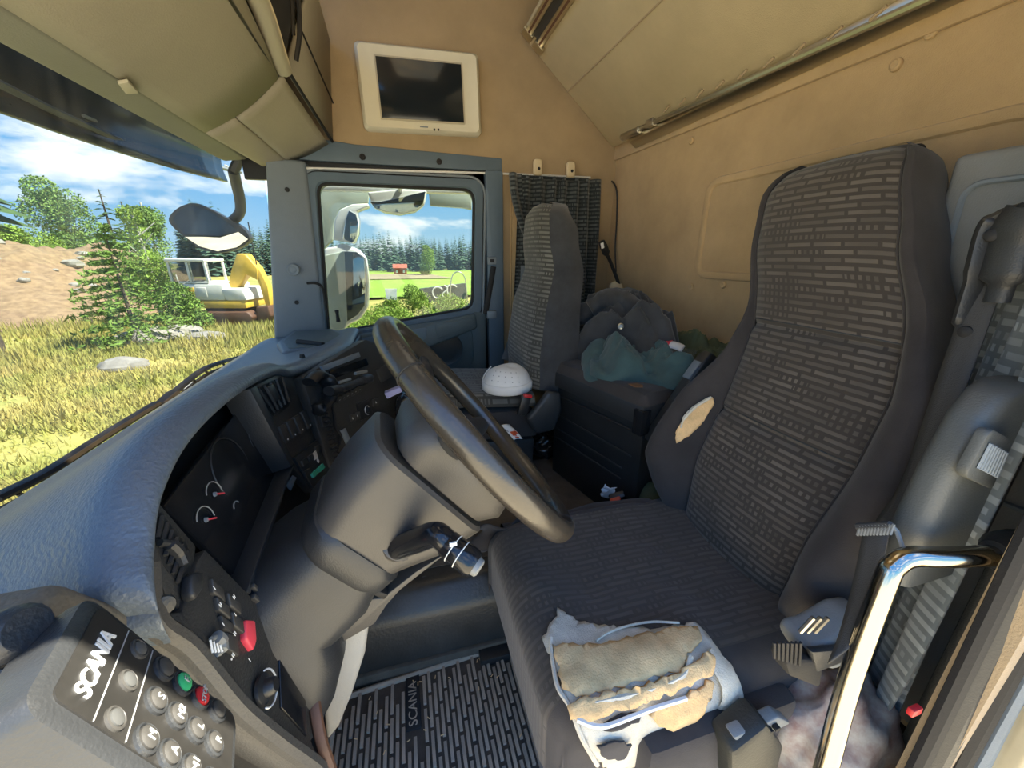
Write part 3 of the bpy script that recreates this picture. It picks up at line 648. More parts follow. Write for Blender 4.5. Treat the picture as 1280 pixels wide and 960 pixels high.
# grey recliner cover and levers on the near side
cvr = [PY(x, y, .335) for x, y in ((970, 782), (975, 770), (995, 765), (1030, 745), (1052, 742), (1052, 770), (1035, 790), (1000, 800), (978, 795))]
g = G(); g.prism(cvr, (0, -.055, 0)); ho = mk('recliner_cover', g, 'lightgrey', ds, bev=.012, seg=3, label='pale grey hinge cover')
for k in range(3):
    g = G(); p = PY(1000+k*9, 790, .275); g.tube([p, p+V((.010, -.004, .028))], .003, 6); mk('lever', g, 'steel', ho)
lv = [PY(x, y, .30) for x, y in ((960, 808), (968, 800), (1008, 803), (1003, 838), (965, 822))]
g = G(); g.prism(lv, (0, -.03, 0)); mk('adjuster_knob', g, 'rubber', ds, bev=.006)
for k in range(7):
    a_, b_ = PY(968+k*5.5, 803, .268), PY(968+k*5.2, 822+k*1.6, .268); g = G(); g.tube([a_, b_], .0022, 5); mk('knob_ridge', g, 'rubber', ds)
lv = [PY(x, y, .28) for x, y in ((1005, 806), (1055, 803), (1062, 812), (1050, 818), (1012, 832))]
g = G(); g.prism(lv, (0, -.012, 0)); mk('adjuster_lever', g, 'darkplastic', ds, bev=.004)
g = G(); g.box(PY(1057, 806, .27), (.014, .006, .014)); mk('lever_tip', g, 'steel', ds, bev=.002)
sw_ = [PY(x, y, .30) for x, y in ((905, 905), (960, 880), (975, 888), (915, 918))]
g = G(); g.prism(sw_, (0, -.02, 0)); so = mk('switch_panel', g, 'lightgrey', ds, bev=.003)
for k in range(5):
    p = lerp(sw_[0], sw_[1], .25+k*.15)+V((.006, -.024, -.012)); g = G(); g.box(p, (.009, .008, .007)); mk('switch', g, 'rubber', so, bev=.001)
g = G(); g.abox(.30, .60, .30, .36, -.86, -.72); mk('side_skirt', g, 'side_cloth', ds, bev=.02)
# buckle of the driver's belt, inboard
bkl = thing('belt_buckle', "black belt buckle with a red button beside the driver's seat", 'buckle')
p = PY(772, 622, .93)
rot = Matrix.Rotation(.7, 3, 'X') @ Matrix.Rotation(-.5, 3, 'Y')
g = G(); g.box(p, (.05, .022, .075), rot); mk('housing', g, 'blackplastic', bkl, bev=.006)
g = G(); g.box(p+rot @ V((-.008, -.010, .034)), (.034, .012, .016), rot); mk('release_button', g, 'orange', bkl, bev=.003)
g = G(); g.tube([p+rot @ V((0, 0, -.035)), p+rot @ V((.01, .01, -.16))], .014, 8, flat=.3); mk('stem', g, 'strap', bkl)
# ================================================================== PASSENGER SEAT
ps = thing('passenger_seat', 'grey patterned passenger seat with a tall curved back beside the curtain', 'seat')
pu = V((.06, 0, .60)).normalized(); pf = V((-pu.z, 0, pu.x)); Q0 = V((.45, 0, -.50)); YN, YF = 1.335, 1.75
def pw(y, b, n): return Q0+V((0, y, 0))+pu*b+pf*n
HB = .69
PW = [(0, .0), (.10, -.005), (.3, .01), (.45, .05), (.58, .075), (.64, .09), (.675, .12), (.69, .17)]
PC = [(0, .0), (.12, .015), (.30, .01), (.45, -.02), (.56, .005), (.64, .01), (.675, -.005), (.69, -.03)]
def ppan(u, v):
    b = v*HB; m_ = tab(PW, b); y = lerp(YF-m_, YN+m_, u); e = min(u, 1-u); return pw(y, b, tab(PC, b)-.03*math.exp(-e*14)+.01*math.sin(math.pi*u))
g = G(); g.grid(ppan, 16, 60, uvs=(.44, .70)); mk('backrest', g, 'seatcloth_pass', ps)
def pside(sg):
    def fn(u, v):
        b = v*HB; p = ppan(1 if sg > 0 else 0, v); th = tab([(0, .17), (.2, .15), (.45, .12), (.6, .115), (.69, .06)], b)
        return p-pf*th*u+V((0, -sg*.014*math.sin(math.pi*u), 0))
    return fn
for sg in (1, -1):
    g = G(); g.grid(pside(sg), 8, 40); mk('side_bolster', g, 'darkcloth', ps)
g = G(); g.grid(lambda u, v: lerp(pside(-1)(1, v), pside(1)(1, v), u), 6, 40); mk('back_shell', g, 'darkplastic', ps)
g = G(); g.grid(lambda u, v: lerp(pside(-1)(v, 1), pside(1)(v, 1), u)+V((0, 0, .012*math.sin(math.pi*u))), 8, 6); mk('top_edge', g, 'darkcloth', ps)
def pcus(u, v):
    x = lerp(.02, .46, u); y = lerp(1.74, 1.32, v); e = min(v, 1-v); f_ = min(u*.44/.06, 1)
    return V((x, y, -.515+.035*(1-u)-.045*(1-math.sqrt(max(0, 1-(1-min(1, e*9))**2)))-.05*(1-math.sqrt(max(0, 1-(1-f_)**2)))))
g = G(); g.grid(pcus, 24, 24, uvs=(.44, .42)); mk('cushion', g, 'seatcloth_pass', ps)
g = G(); g.prism([(.02, 1.325, -.56), (.46, 1.325, -.575), (.48, 1.325, -.70), (.04, 1.325, -.68)], (0, .41, 0)); mk('cushion_side', g, 'side_cloth', ps, bev=.02)
g = G(); g.prism([(.06, 1.34, -.69), (.47, 1.34, -.71), (.45, 1.34, -1.10), (.10, 1.34, -1.10)], (0, .38, 0)); mk('pedestal', g, 'darkplastic', ps, bev=.02)
g = G(); g.prism([PY(x, y, 1.30) for x, y in ((672, 500), (682, 486), (698, 488), (700, 510), (690, 535), (668, 540), (655, 520))], (0, -.03, 0)); mk('hinge_cover', g, 'darkplastic', ps, bev=.015, seg=3)
pb = thing('belt_buckle', 'black belt buckle with a red button beside the passenger cushion', 'buckle')
p = PY(655, 503, 1.26); g = G(); g.box(p+V((0, 0, -.012)), (.036, .02, .075), Matrix.Rotation(.25, 3, 'Y')); mk('housing', g, 'blackplastic', pb, bev=.005)
g = G(); g.box(p+V((.012, -.004, .026)), (.032, .018, .012), Matrix.Rotation(.25, 3, 'Y')); mk('release_button', g, 'red', pb, bev=.003)
# passenger belt
g = G(); g.tube(cat([PY(657, 332, 1.86), PY(655, 365, 1.86), PY(647, 405, 1.86), PY(632, 450, 1.86)]), .024, 6, flat=.12, up=(0, 1, .2)); tag(mk('seat_belt', g, 'greytrim'), 'grey belt webbing hanging behind the passenger seat', 'seat belt')
hs = thing('pillar_strap', 'dark strap hanging from a grey bracket on the passenger door pillar', 'strap')
p = PY(615, 326, YS-.045); g = G(); g.prism(rrect(p, (1, 0, 0), (0, 0, 1), .022, .018, .006), (0, .02, 0)); bo_ = mk('bracket', g, 'greytrim', hs, bev=.003)
g = G(); g.prism(rrect(p+V((0, -.004, 0)), (1, 0, 0), (0, 0, 1), .009, .008, .002), (0, .006, 0)); mk('slot', g, 'rubber', bo_)
g = G(); g.tube([PY(617, 333, YS-.045), PY(607, 392, YS-.05)], .014, 6, flat=.3, up=(0, 1, 0)); mk('webbing', g, 'rubber', hs)
g = G(); g.box(PY(614, 393, YS-.04), (.05, .03, .04)); mk('lower_bracket', g, 'greytrim', hs, bev=.004)
# ================================================================== CURTAINS
cu_ = thing('curtain', 'dark striped curtain hanging in folds behind the passenger seat', 'curtain')
def drape(A_, B_, z1, z0, folds, amp, nrm_, pinch=.2, seed=0):
    def fn(u, v):
        p = A_.lerp(B_, u); k = lerp(1-pinch, 1, v); c_ = A_.lerp(B_, .5); p = c_+(p-c_)*k
        a = amp*(.5+.6*v)*math.sin(u*folds*2*math.pi+.8*math.sin(v*3+seed)+1.5*noise.noise(V((u*4, v*2, seed))))
        return V((p.x, p.y, lerp(z1, z0, v)))+V(nrm_)*a
    return fn
ct = PY(636, 222, 1.93); ct2 = PY(735, 222, 1.93)
g = G(); g.grid(drape(V((ct.x+.02, 1.93, 0)), V((ct2.x+.10, 1.93, 0)), .35, -.62, 7, .028, (0, 1, 0), .12), 110, 30, uvs=(1.1, .97)); mk('cloth', g, 'curtaincloth', cu_, thick=.003)
g = G(); g.tube([(ct.x, 1.925, .345), (ct2.x+.0, 1.925, .343)], .007, 6); mk('heading_tape', g, 'curtaincloth', cu_)
g = G(); g.grid(lambda u, v: V((lerp(ct.x-.01, ct.x+.05, u)+.16*v*v, 1.885-.02*math.sin(u*6), lerp(.35, -.05, v))), 10, 16, uvs=(.12, .4)); mk('tie_fold', g, 'curtaincloth', cu_, thick=.003)
for (x, y) in ((671, 210), (712, 213)):
    p = PY(x, y, YS-.016); k_ = thing('coat_hook', 'cream coat hook over the dark curtain, '+('next to the door pillar' if x < 700 else 'next to the rear wall'), 'hook', 'cream hooks over the curtain')
    g = G(); g.prism(rrect(p, (1, 0, 0), (0, 0, 1), .022, .036, .014), (0, -.022, 0)); mk('body', g, 'beige', k_, bev=.007, seg=3)
    g = G(); g.lathe(p+V((.004, -.022, -.006)), (0, -1, 0), [(0, .007), (.003, .006), (.001, .003)], 10); mk('screw', g, 'rubber', k_)
# driver side curtain
c2 = thing('curtain', 'patterned curtain with painted sun glare behind the driver door pillar', 'curtain')
g = G(); g.grid(drape(V((.72, .245, 0)), V((.935, .41, 0)), .40, -.80, 4, .022, (.25, 1, 0), .1, 4), 70, 24, uvs=(.7, 1.2)); mk('cloth', g, 'curtainglare', c2, thick=.003)
g = G(); g.tube([(.71, .24, .40), (.945, .415, .40)], .006, 6); mk('heading_tape', g, 'curtainglare', c2)
# ================================================================== CONSOLE BOX AND WHAT LIES ON IT
bx_ = thing('storage_box', 'black plastic box with a padded lid between the seats', 'box')
c0 = PZ(684, 452, -.40); c1 = PZ(806, 500, -.40)           # front top edge
c0 = V((c0.x, c0.y, 0)); c1 = V((c1.x, c1.y, 0)); ev_ = (c1-c0); fl = ev_.length; eu = ev_.normalized(); ew = V((-eu.y, eu.x, 0))
if ew.x < 0: ew = -ew
dp = .46
def bxp(u, w_, z): return c0+eu*u+ew*w_+V((0, 0, z))
def bprism(u0, u1, w0, w1, z0, z1): 
    g = G(); g.prism([bxp(u0, w0, z0), bxp(u1, w0, z0), bxp(u1, w1, z0), bxp(u0, w1, z0)], (0, 0, z1-z0)); return g
mk('body', bprism(.035, fl-.005, .015, dp, -.872, -.49), 'blackplastic', bx_, bev=.008)
mk('lid', bprism(.022, fl, 0, dp, -.487, -.425), 'darkplastic', bx_, bev=.006)
def padf(u, v):
    e = min(u, 1-u)*fl; e2 = min(v, 1-v)*dp; r = .03
    h = lambda d: math.sqrt(max(0, 1-(1-min(1, d/r))**2))
    return bxp(.024+u*(fl-.026), .002+v*(dp-.004), -.428+.04*h(e)*h(e2)+.004*noise.noise(V((u*7, v*7, 0))))
g = G(); g.grid(padf, 30, 30); mk('lid_pad', g, 'side_cloth', bx_)
for z in (-.60, -.66, -.70):
    g = G(); L_ = fl*(.93 if z > -.65 else .86); pts = [bxp(.05, .012, z), bxp(L_, .012, z-.0), bxp(L_, .012, z-.006), bxp(.05, .012, z-.006)]; g.prism(pts, ew*-.006); mk('front_rib', g, 'darkplastic', bx_, bev=.002)
g = G(); g.tube([bxp(.04, .008, -.52), bxp(fl-.03, .008, -.515)], .004, 6); mk('lid_gap', g, 'rubber', bx_)
mk('latch', bprism(fl-.03, fl+.006, -.008, .03, -.515, -.435), 'gloss_black', bx_, bev=.004)
wp = [padf(u, v)+V((0, 0, .002)) for u, v in ((.80, .06), (.86, .05), (.90, .09), (.86, .14), (.81, .13))]
g = G(); g.prism(wp, (0, 0, .001)); mk('worn_patch', g, 'brownwear', bx_)
mk('backstop', bprism(-.005, .10, .16, .22, -.43, -.28), 'bluetrim', bx_, bev=.012)
topz = -.392
def heap(name, label, m, cu_, cw, ru, rw_, h, seed, folds=6, zb=topz, cat_='jacket', n=110, lean=0):
    def fn(u, v):
        a = 2*math.pi*u; r = v; 
        rim = 1+.16*math.sin(a*3+seed)+.08*math.sin(a*5+seed*2)
        x, y = r*rim*math.cos(a), r*rim*math.sin(a)
        z = h*(max(0, 1-r**2.4))**.55
        f_ = .030*math.sin((x*math.cos(seed)+y*math.sin(seed))*folds+3*noise.noise(V((x*1.4, y*1.4, seed))))+.035*noise.noise(V((x*2.3, y*2.3, seed+5)))+.030*(.5-abs(noise.noise(V((x*5, y*5, seed+9)))))+.010*noise.noise(V((x*14, y*14, seed)))
        p = bxp(cu_+x*ru, cw+y*rw_+lean*z, zb+max(0, z+f_*(min(1, (1-r)*5))))
        return p
    g = G(); g.grid(fn, n, 50, cu=True); return tag(mk(name, g, m, ang=80), label, cat_) if label else g
# teal padded jacket: body heap with rounded sleeves as parts
tj = thing('teal_jacket', 'crumpled teal padded jacket on the black lid', 'jacket')
g = heap('x', None, 'tealcloth', fl*.60, .20, .20, .175, .085, 1.3, 9); mk('body', g, 'tealcloth', tj, ang=80)
def sleeve(px, Y, r, m, parent, name='sleeve', seed=0):
    path = cat([PY(x, y, yy) for (x, y), yy in zip(px, Y)], 10); n = len(path)
    rs = [r*(1+.22*noise.noise(V((i*.35, seed, 0))))*(.7+.3*math.sin(math.pi*min(1, i/n*1.3+.1))) for i in range(n)]
    g = G(); g.tube(path, rs, 14, flat=.85); 
    for v in g.v: v += V((noise.noise(v*22), noise.noise(v*22+V((5, 0, 0))), noise.noise(v*22+V((0, 7, 0)))))*.009+V((noise.noise(v*60), 0, noise.noise(v*60+V((3, 0, 0)))))*.004
    return mk(name, g, m, parent, ang=80)
sleeve([(760, 425), (745, 445), (748, 470), (775, 485), (820, 490), (855, 478)], [1.30, 1.24, 1.16, 1.08, 1.0, .97], .048, 'tealcloth', tj, seed=1)
sleeve([(770, 418), (775, 440), (790, 455), (815, 458), (840, 452)], [1.30, 1.22, 1.15, 1.12, 1.10], .040, 'tealcloth', tj, seed=2)
dj = thing('dark_jacket', 'dark charcoal jacket bundled against the rear wall', 'jacket')
g = heap('x', None, 'darkcloth', fl*.30, .28, .22, .17, .21, 2.1, 8); mk('body', g, 'darkcloth', dj, ang=80)
sleeve([(738, 385), (760, 375), (785, 380), (800, 400), (812, 425), (828, 448)], [1.40, 1.38, 1.33, 1.26, 1.2, 1.15], .05, 'darkcloth', dj, seed=3)
sleeve([(733, 405), (735, 390), (755, 378), (790, 372), (810, 385), (830, 410)], [1.44, 1.44, 1.43, 1.42, 1.40, 1.36], .055, 'darkcloth', dj, 'collar', seed=4)
p = PY(776, 408, 1.20); g = G(); g.lathe(p, (-.4, -.8, .4), [(0, .011), (.004, .011), (.006, .007), (.003, .004)], 14); mk('snap_button', g, 'steel', dj)
cdl = [(800, 385), (812, 405), (818, 430), (808, 442)]
g = G(); g.tube(cat([PY(x, y, 1.14) for x, y in cdl]), .004, 6); mk('drawstring', g, 'strap', dj)
g = heap('x', None, 'olive', fl*.80, .40, .17, .08, .09, 4.2, 6); tag(mk('olive_bag', g, 'olive', ang=80), 'olive cloth bundle behind the teal jacket', 'cloth')
pk = thing('clear_packet', 'clear plastic packet with a red and white label on the teal jacket', 'packet')
def pkf(u, v): p = lerp(lerp(PY(820, 435, 1.08), PY(862, 452, 1.02), u), lerp(PY(832, 424, 1.12), PY(872, 440, 1.06), u), v); return p+V((0, 0, .018*math.sin(math.pi*u)*math.sin(math.pi*v)+.006*noise.noise(p*30)))
g = G(); g.grid(pkf, 12, 10); mk('film', g, 'film', pk, thick=.002)
g = G(); g.grid(lambda u, v: pkf(.15+.55*u, .15+.5*v)+V((0, 0, .004)), 8, 6); mk('label_sheet', g, 'paper', pk, thick=.001)
g = G(); g.grid(lambda u, v: pkf(.12+.16*u, .2+.5*v)+V((0, -.002, .007)), 6, 4); mk('red_print', g, 'pink', pk, thick=.001)
# white cap on the passenger seat
cp_ = thing('white_hat', 'white rounded hat with a perforated crown lying on the passenger seat', 'hat')
cb = PZ(634, 486, -.50)
def capf(u, v):
    a = 2*math.pi*u; t = v*math.pi/2; r = math.cos(t)**.55; z = .082*math.sin(t)
    return cb+V((.105*r*math.cos(a)*.9, .085*r*math.sin(a), .012+z+.004*math.sin(a*2)))
g = G(); g.grid(capf, 36, 14, cu=True); mk('crown', g, 'white', cp_)
g = G(); g.loft([[cb+V((.105*k*math.cos(a)*.9, .088*k*math.sin(a), z)) for a in [2*math.pi*i/36 for i in range(36)]] for k, z in ((.97, 0), (1.04, .006), (1.05, .03), (1.0, .036))]); mk('band', g, 'white', cp_, ang=50)
for j in range(3):
    for k in range(5):
        u, v = .60+k*.05, .32+j*.17; p = capf(u, v); n_ = (p-cb).normalized(); g = G(); g.lathe(p-n_*.001, n_, [(0, .0022), (.0015, .002)], 8); mk('vent_hole', g, 'greyprint', cp_)
g = G(); g.tube(cat([PY(x, y, 1.42) for x, y in ((612, 489), (604, 478), (606, 468), (614, 458))]), .003, 6); mk('cord_loop', g, 'white', cp_)
# litter on the tunnel, floor
def sheet(name, label, m, px, Z, cat_, h=.012, seed=0):
    q_ = [PZ(x, y, Z) for x, y in px]
    def fn(u, v):
        p = quadpt(q_, u, v); return p+V((0, 0, .004+h*(1+noise.noise(p*26+V((seed, 0, 0))))))
    g = G(); g.grid(fn, 12, 12); return mk(name, g, m, thick=.0012) if label is None else tag(mk(name, g, m, thick=.0012), label, cat_)
pp = thing('printed_paper', 'white crumpled paper with red print on the floor by the passenger seat', 'paper')
q_ = [PY(615, 530, 1.29), PY(636, 530, 1.29), PY(652, 548, 1.24), PY(632, 551, 1.22)]
def ppf(u, v): p = quadpt(q_, u, v); return p+V((.004, 0, .006*noise.noise(p*40)))
g = G(); g.grid(ppf, 12, 12); mk('sheet', g, 'paper', pp, thick=.001)
for a_, b_ in (((.55, .55), (.8, .8)), ((.62, .85), (.85, .95)), ((.80, .5), (.95, .7))):
    g = G(); g.grid(lambda u, v: ppf(lerp(a_[0], b_[0], u), lerp(a_[1], b_[1], v))+V((.0, -.003, .002)), 4, 4); mk('red_print', g, 'orange', pp, thick=.0006)
for k in range(3):
    g = G(); g.tube([ppf(.25+k*.1, .2+k*.06)+V((0, -.003, .002)), ppf(.3+k*.1, .42+k*.05)+V((0, -.003, .002))], .0015, 5); mk('ink_line', g, 'greytrim', pp)
g = G(); bc = PZ(682, 545, -.80)
def bagf(u, v):
    a = 2*math.pi*u; t = math.pi*(v*.5); p = V((math.cos(a)*math.cos(t), math.sin(a)*math.cos(t), math.sin(t)))
    r = 1+.35*noise.noise(p*2.5)+.18*abs(noise.noise(p*7)); return bc+V((p.x*.09*r, p.y*.075*r, p.z*.10*r-.07))
g.grid(bagf, 36, 18, cu=True); tag(mk('plastic_bag', g, 'bag', ang=35), 'shiny black plastic bag crumpled at the passenger seat foot', 'bag')
g = G(); tcn = PY(760, 615, .95)
def tis(u, v): p = tcn+V((.03*(u-.5)*1.6, .02*(v-.5), -.05*(v-.5)-.02*(u-.5))); return p+V((noise.noise(p*60)*.010, noise.noise(p*60+V((3, 0, 0)))*.012, noise.noise(p*50+V((0, 9, 0)))*.01))
g.grid(tis, 14, 14); tag(mk('tissue', g, 'paper', thick=.0015), "crumpled white tissue beside the driver's belt buckle", 'tissue')
g = G(); shp = PY(812, 618, .92)
def shf(u, v): a = 2*math.pi*u; t = math.pi*(v-.5); p = V((math.cos(a)*math.cos(t), math.sin(a)*math.cos(t), math.sin(t))); return shp+V((p.x*.045, p.y*.05, p.z*.075-.03))*1
g.grid(shf, 24, 14, cu=True); tag(mk('folded_cloth', g, 'olive', ang=80), "olive cloth stuffed between the box and driver's seat", 'cloth')
# gooseneck lamp and cables on the rear corner
gl_ = thing('reading_lamp', 'small black gooseneck lamp on the rear corner of the cab', 'lamp')
g = G(); g.tube(cat([PY(776, 362, 1.80), PY(768, 340, 1.80), PY(762, 325, 1.78), PY(757, 315, 1.76)]), .009, 8); nk = mk('neck', g, 'rubber', gl_)
g = G(); pa, pb_ = PY(752, 302, 1.75), PY(759, 319, 1.76); g.tube([pa, pa.lerp(pb_, .3), pa.lerp(pb_, .8), pb_], [.015, .019, .018, .010], 10); mk('head', g, 'rubber', gl_)
g = G(); g.box(PY(753, 307, 1.728), (.016, .006, .026), Matrix.Rotation(-.3, 3, 'Y')); mk('lens', g, 'white', gl_, bev=.003)
g = G(); g.lathe(PY(769, 360, 1.82), (-.3, -1, .1), [(0, .035), (.02, .033), (.03, .02)], 16); mk('mount', g, 'beige', gl_)
g = G(); g.tube(cat([PX(750, 206, 1.09), PX(758, 220, 1.09), PX(770, 235, 1.085), PX(771, 270, 1.085), PX(769, 310, 1.085), PX(770, 340, 1.08)]), .0045, 6); tag(mk('corner_cable', g, 'darkplastic'), 'thin dark cable running down the rear felt corner', 'cable')
# ================================================================== DASHBOARD
da = thing('dashboard', 'blue-grey wraparound dashboard with a hooded instrument cluster', 'dashboard')
LPX = [(190, 748, -.262), (186, 680, -.273), (199, 600, -.284), (240, 529, -.292), (300, 478, -.294), (345, 457, -.292), (368, 459, -.285)]
LIP = [(p.y, p.x, p.z) for p in (PX(*k) for k in LPX)]+[(1.2, -.25, -.29), (1.45, -.20, -.30), (1.7, -.21, -.32), (1.95, -.22, -.335)]
LIP[6] = (min(LIP[6][0], 1.1), LIP[6][1], LIP[6][2])
secs = [[V(p) for p in ((-.70, .47, -.56), (-.62, .47, -.50), (-.52, .455, -.45), (-.42, .44, -.415), (-.345, .41, -.39), (-.29, .39, -.385), (-.262, .375, -.38), (-.29, .385, -.39))]]
for (y, x, z) in LIP:
    yw = y+.09*max(0, 1-(y-.36)/.3); zb = -.365-.05*max(0, 1-(y-.36)/.1)
    secs.append([V(p) for p in ((-.70, yw, zb-.05), (-.615, yw, zb), (-.52, lerp(yw, y, .3), lerp(zb, z, .30)), (x-.11, lerp(yw, y, .8), lerp(zb, z, .78)), (x-.045, y, z+.006), (x-.008, y, z+.002), (x, y, z-.016), (x-.035, y, z-.034))])
cols = [cat([s_[k] for s_ in secs], 8) for k in range(8)]
rows = [cat([c_[i] for c_ in cols], 6) for i in range(len(cols[0]))]
g = G(); nr, nc = len(rows), len(rows[0]); g.add([p for r in rows for p in r], [(i*nc+j, i*nc+j+1, (i+1)*nc+j+1, (i+1)*nc+j) for i in range(nr-1) for j in range(nc-1)])
mk('dash_top', g, 'dash_top', da, ang=70)
FP0, FN = V((-.30, 0, -.24)), V((1, 0, .235)).normalized(); FD = V((.235, 0, -1)).normalized(); FY = V((0, 1, 0))
def PF(x, y, o=0): return PP(x, y, FP0+FN*o, FN)
def fq(px, name, m, par=da, out=0, dep=.01, bev=.002, r=0, seg=2, label=None):
    q_ = [PF(x, y, out) for x, y in px]
    if r: q_ = rquad(q_, r)
    g = G(); g.prism(q_, FN*-dep); return mk(name, g, m, par, bev=bev, seg=seg, label=label)
# backing of the driver fascia
g = G(); g.prism([FP0+FN*-.075+V((0, y, 0))+FD*d for y, d in ((.44, .10), (.50, .03), (.60, .0), (.98, .02), (1.10, .06), (1.10, .55), (.46, .50))], FN*-.03); mk('fascia_backing', g, 'blackplastic', da)
# instrument cluster: dark glossy recessed lens inside the hood
lens = [PF(205, 632, -.04), PF(322, 482, -.04), PF(366, 582, -.03), PF(312, 738, -.03)]
g = G(); g.prism(lens, FN*-.01); cl_ = mk('instrument_cluster', g, 'gloss_black', da, bev=.002)
fq([(312, 486), (321, 482), (368, 578), (364, 584)], 'cluster_frame', 'darkplastic', da, .004, .05)
fq([(364, 584), (368, 580), (314, 742), (308, 740)], 'cluster_frame', 'darkplastic', da, .0, .04)
def arc(c, r, a0, a1, o, wd, m, par, name, n=14):
    g = G(); g.tube([c+FY*r*math.cos(math.radians(lerp(a0, a1, k/n)))+FD*-r*math.sin(math.radians(lerp(a0, a1, k/n)))+FN*o for k in range(n+1)], wd, 5); return mk(name, g, m, par)
for (x, y, r) in ((268, 618, .020), (257, 650, .020), (330, 545, .055), (292, 585, .055)):
    c_ = PF(x, y, -.035)
    if r < .03:
        arc(c_, r, -20, 150, .001, .0008, 'greyprint', cl_, 'dial_scale')
        g = G(); g.tube([c_+FN*.002, c_+FN*.002+FY*r*.9+FD*r*.55], .0014, 5); mk('needle', g, 'pink', cl_)
        g = G(); g.lathe(c_, FN, [(0, .004), (.003, .003)], 10); mk('needle_cap', g, 'greytrim', cl_)
    else: arc(c_, r, -40, 220, -.002, .0010, 'darkplastic', cl_, 'dial_scale', 24)
arc(PF(296, 634, -.035), .010, 20, 160, .001, .001, 'greyprint', cl_, 'marker', 6)
# left vent
fq([(196, 624), (246, 682), (241, 722), (229, 764), (212, 754), (186, 692)], 'vent_frame', 'dash_face', da, -.006, .012, .003)
vt = fq([(201, 640), (236, 684), (233, 706), (224, 734), (205, 706), (195, 676)], 'vent_well', 'blackplastic', da, -.005, .010, .001)
for k in range(6):
    t = k/5; a_, b_ = (lerp(203, 234, t), lerp(645, 690, t)), (lerp(197, 222, t), lerp(672, 728, t)); g = G(); g.tube([PF(*a_, -.003), PF(*b_, -.003)], .0028, 5); mk('vent_slat', g, 'darkplastic', vt)
g = G(); g.tube(cat([PF(x, y, .001) for x, y in ((200, 678), (212, 680), (224, 692), (231, 706))]), [.004]*8+[.007]*9+[.006]*7+[.003], 8); mk('vent_thumbwheel', g, 'darkplastic', vt)
fq([(241, 716), (255, 714), (256, 735), (246, 750), (240, 742)], 'vent_knob', 'darkplastic', da, .010, .014, .004)
# left switch panel
lp = fq([(257, 686), (310, 741), (345, 776), (381, 811), (386, 870), (389, 925), (401, 955), (300, 874), (241, 803), (197, 767), (229, 764), (246, 705)], 'switch_panel', 'dash_face', da, .0, .02, .003)
for q_ in ([(266, 722), (280, 735), (283, 752), (268, 740)], [(272, 745), (287, 757), (290, 774), (275, 762)], [(277, 768), (292, 779), (296, 795), (282, 786)]):
    fq(q_, 'rocker_switch', 'button', lp, .006, .008, .002)
fq([(286, 740), (301, 752), (303, 768), (289, 757)], 'rocker_switch', 'button', lp, .006, .008, .002); fq([(291, 764), (305, 775), (307, 792), (294, 782)], 'rocker_switch', 'button', lp, .006, .008, .002); fq([(285, 790), (298, 796), (300, 820), (287, 812)], 'rocker_switch', 'button', lp, .006, .008, .002)
g = G(); g.tube(cat([PF(x, y, .006) for x, y in ((264, 799), (270, 797), (276, 804), (276, 814), (270, 817))]), [.003]*8+[.008]*9+[.007]*7+[.004]*9, 8); mk('thumbwheel', g, 'lightgrey', lp)
for k in range(4): g = G(); g.tube([PF(263+k*4, 800+k*2, .014), PF(266+k*4, 816-k*.4, .014)], .0012, 5); mk('wheel_rib', g, 'print', lp)
hz = fq([(308, 774), (320, 775), (322, 800), (318, 813), (308, 798)], 'hazard_button', 'pink', lp, .008, .01, .003, label='pink-red hazard warning button')
tri = [PF(x, y, .0085) for x, y in ((312, 797), (319, 797), (317, 786))]
g = G(); g.tube(tri, .0009, 5, closed=True); mk('triangle_mark', g, 'print', hz)
for (x, y, w_) in ((292, 747, 1), (294, 768, 0), (293, 793, 1), (291, 820, 2), (312, 825, 0), (268, 735, 0), (275, 757, 1), (279, 780, 0)):
    c_ = PF(x, y, .008); g = G(); d_ = .004
    d_ = .0028; g.tube([c_-FD*d_, c_+FD*d_], .0005, 4)
    if w_: g.tube([c_-FD*d_+FY*.0025, c_+FD*d_+FY*.0025], .0005, 4); g.tube([c_-FY*.001, c_+FY*.0035], .0005, 4)
    if w_ > 1: g.lathe(c_-FY*.004, FN, [(0, .0014), (.0005, .0014)], 8)
    mk('symbol', g, 'print', lp)
kn = PF(328, 862, .004); g = G(); g.lathe(kn, FN, [(0, .019), (.004, .018), (.007, .012), (.016, .010), (.018, .008)], 24); ko = mk('light_knob', g, 'blackplastic', lp)
g = G(); g.box(kn+FN*.020, (.005, .005, .024), Matrix.Rotation(.5, 3, 'X')); mk('knob_grip', g, 'gloss_black', ko, bev=.002)
arc(kn, .022, 200, 420, .003, .0012, 'print', ko, 'knob_scale')
fq([(348, 783), (378, 812), (382, 868), (384, 920), (352, 884)], 'display_window', 'gloss_black', lp, .003, .004, .001)
for (x, y) in ((322, 733), (333, 745), (323, 746), (335, 758)): fq([(x-4, y-5), (x+4, y+2), (x+4, y+8), (x-4, y+1)], 'small_button', 'button', lp, .006, .007, .0015)
g = G(); g.tube(cat([PF(x, y, .006) for x, y in ((385, 796), (388, 830), (393, 880), (401, 925), (413, 962), (420, 990))]), .009, 8, flat=.6); mk('worn_edge', g, 'rust', da, label='rust-brown worn edge strip')
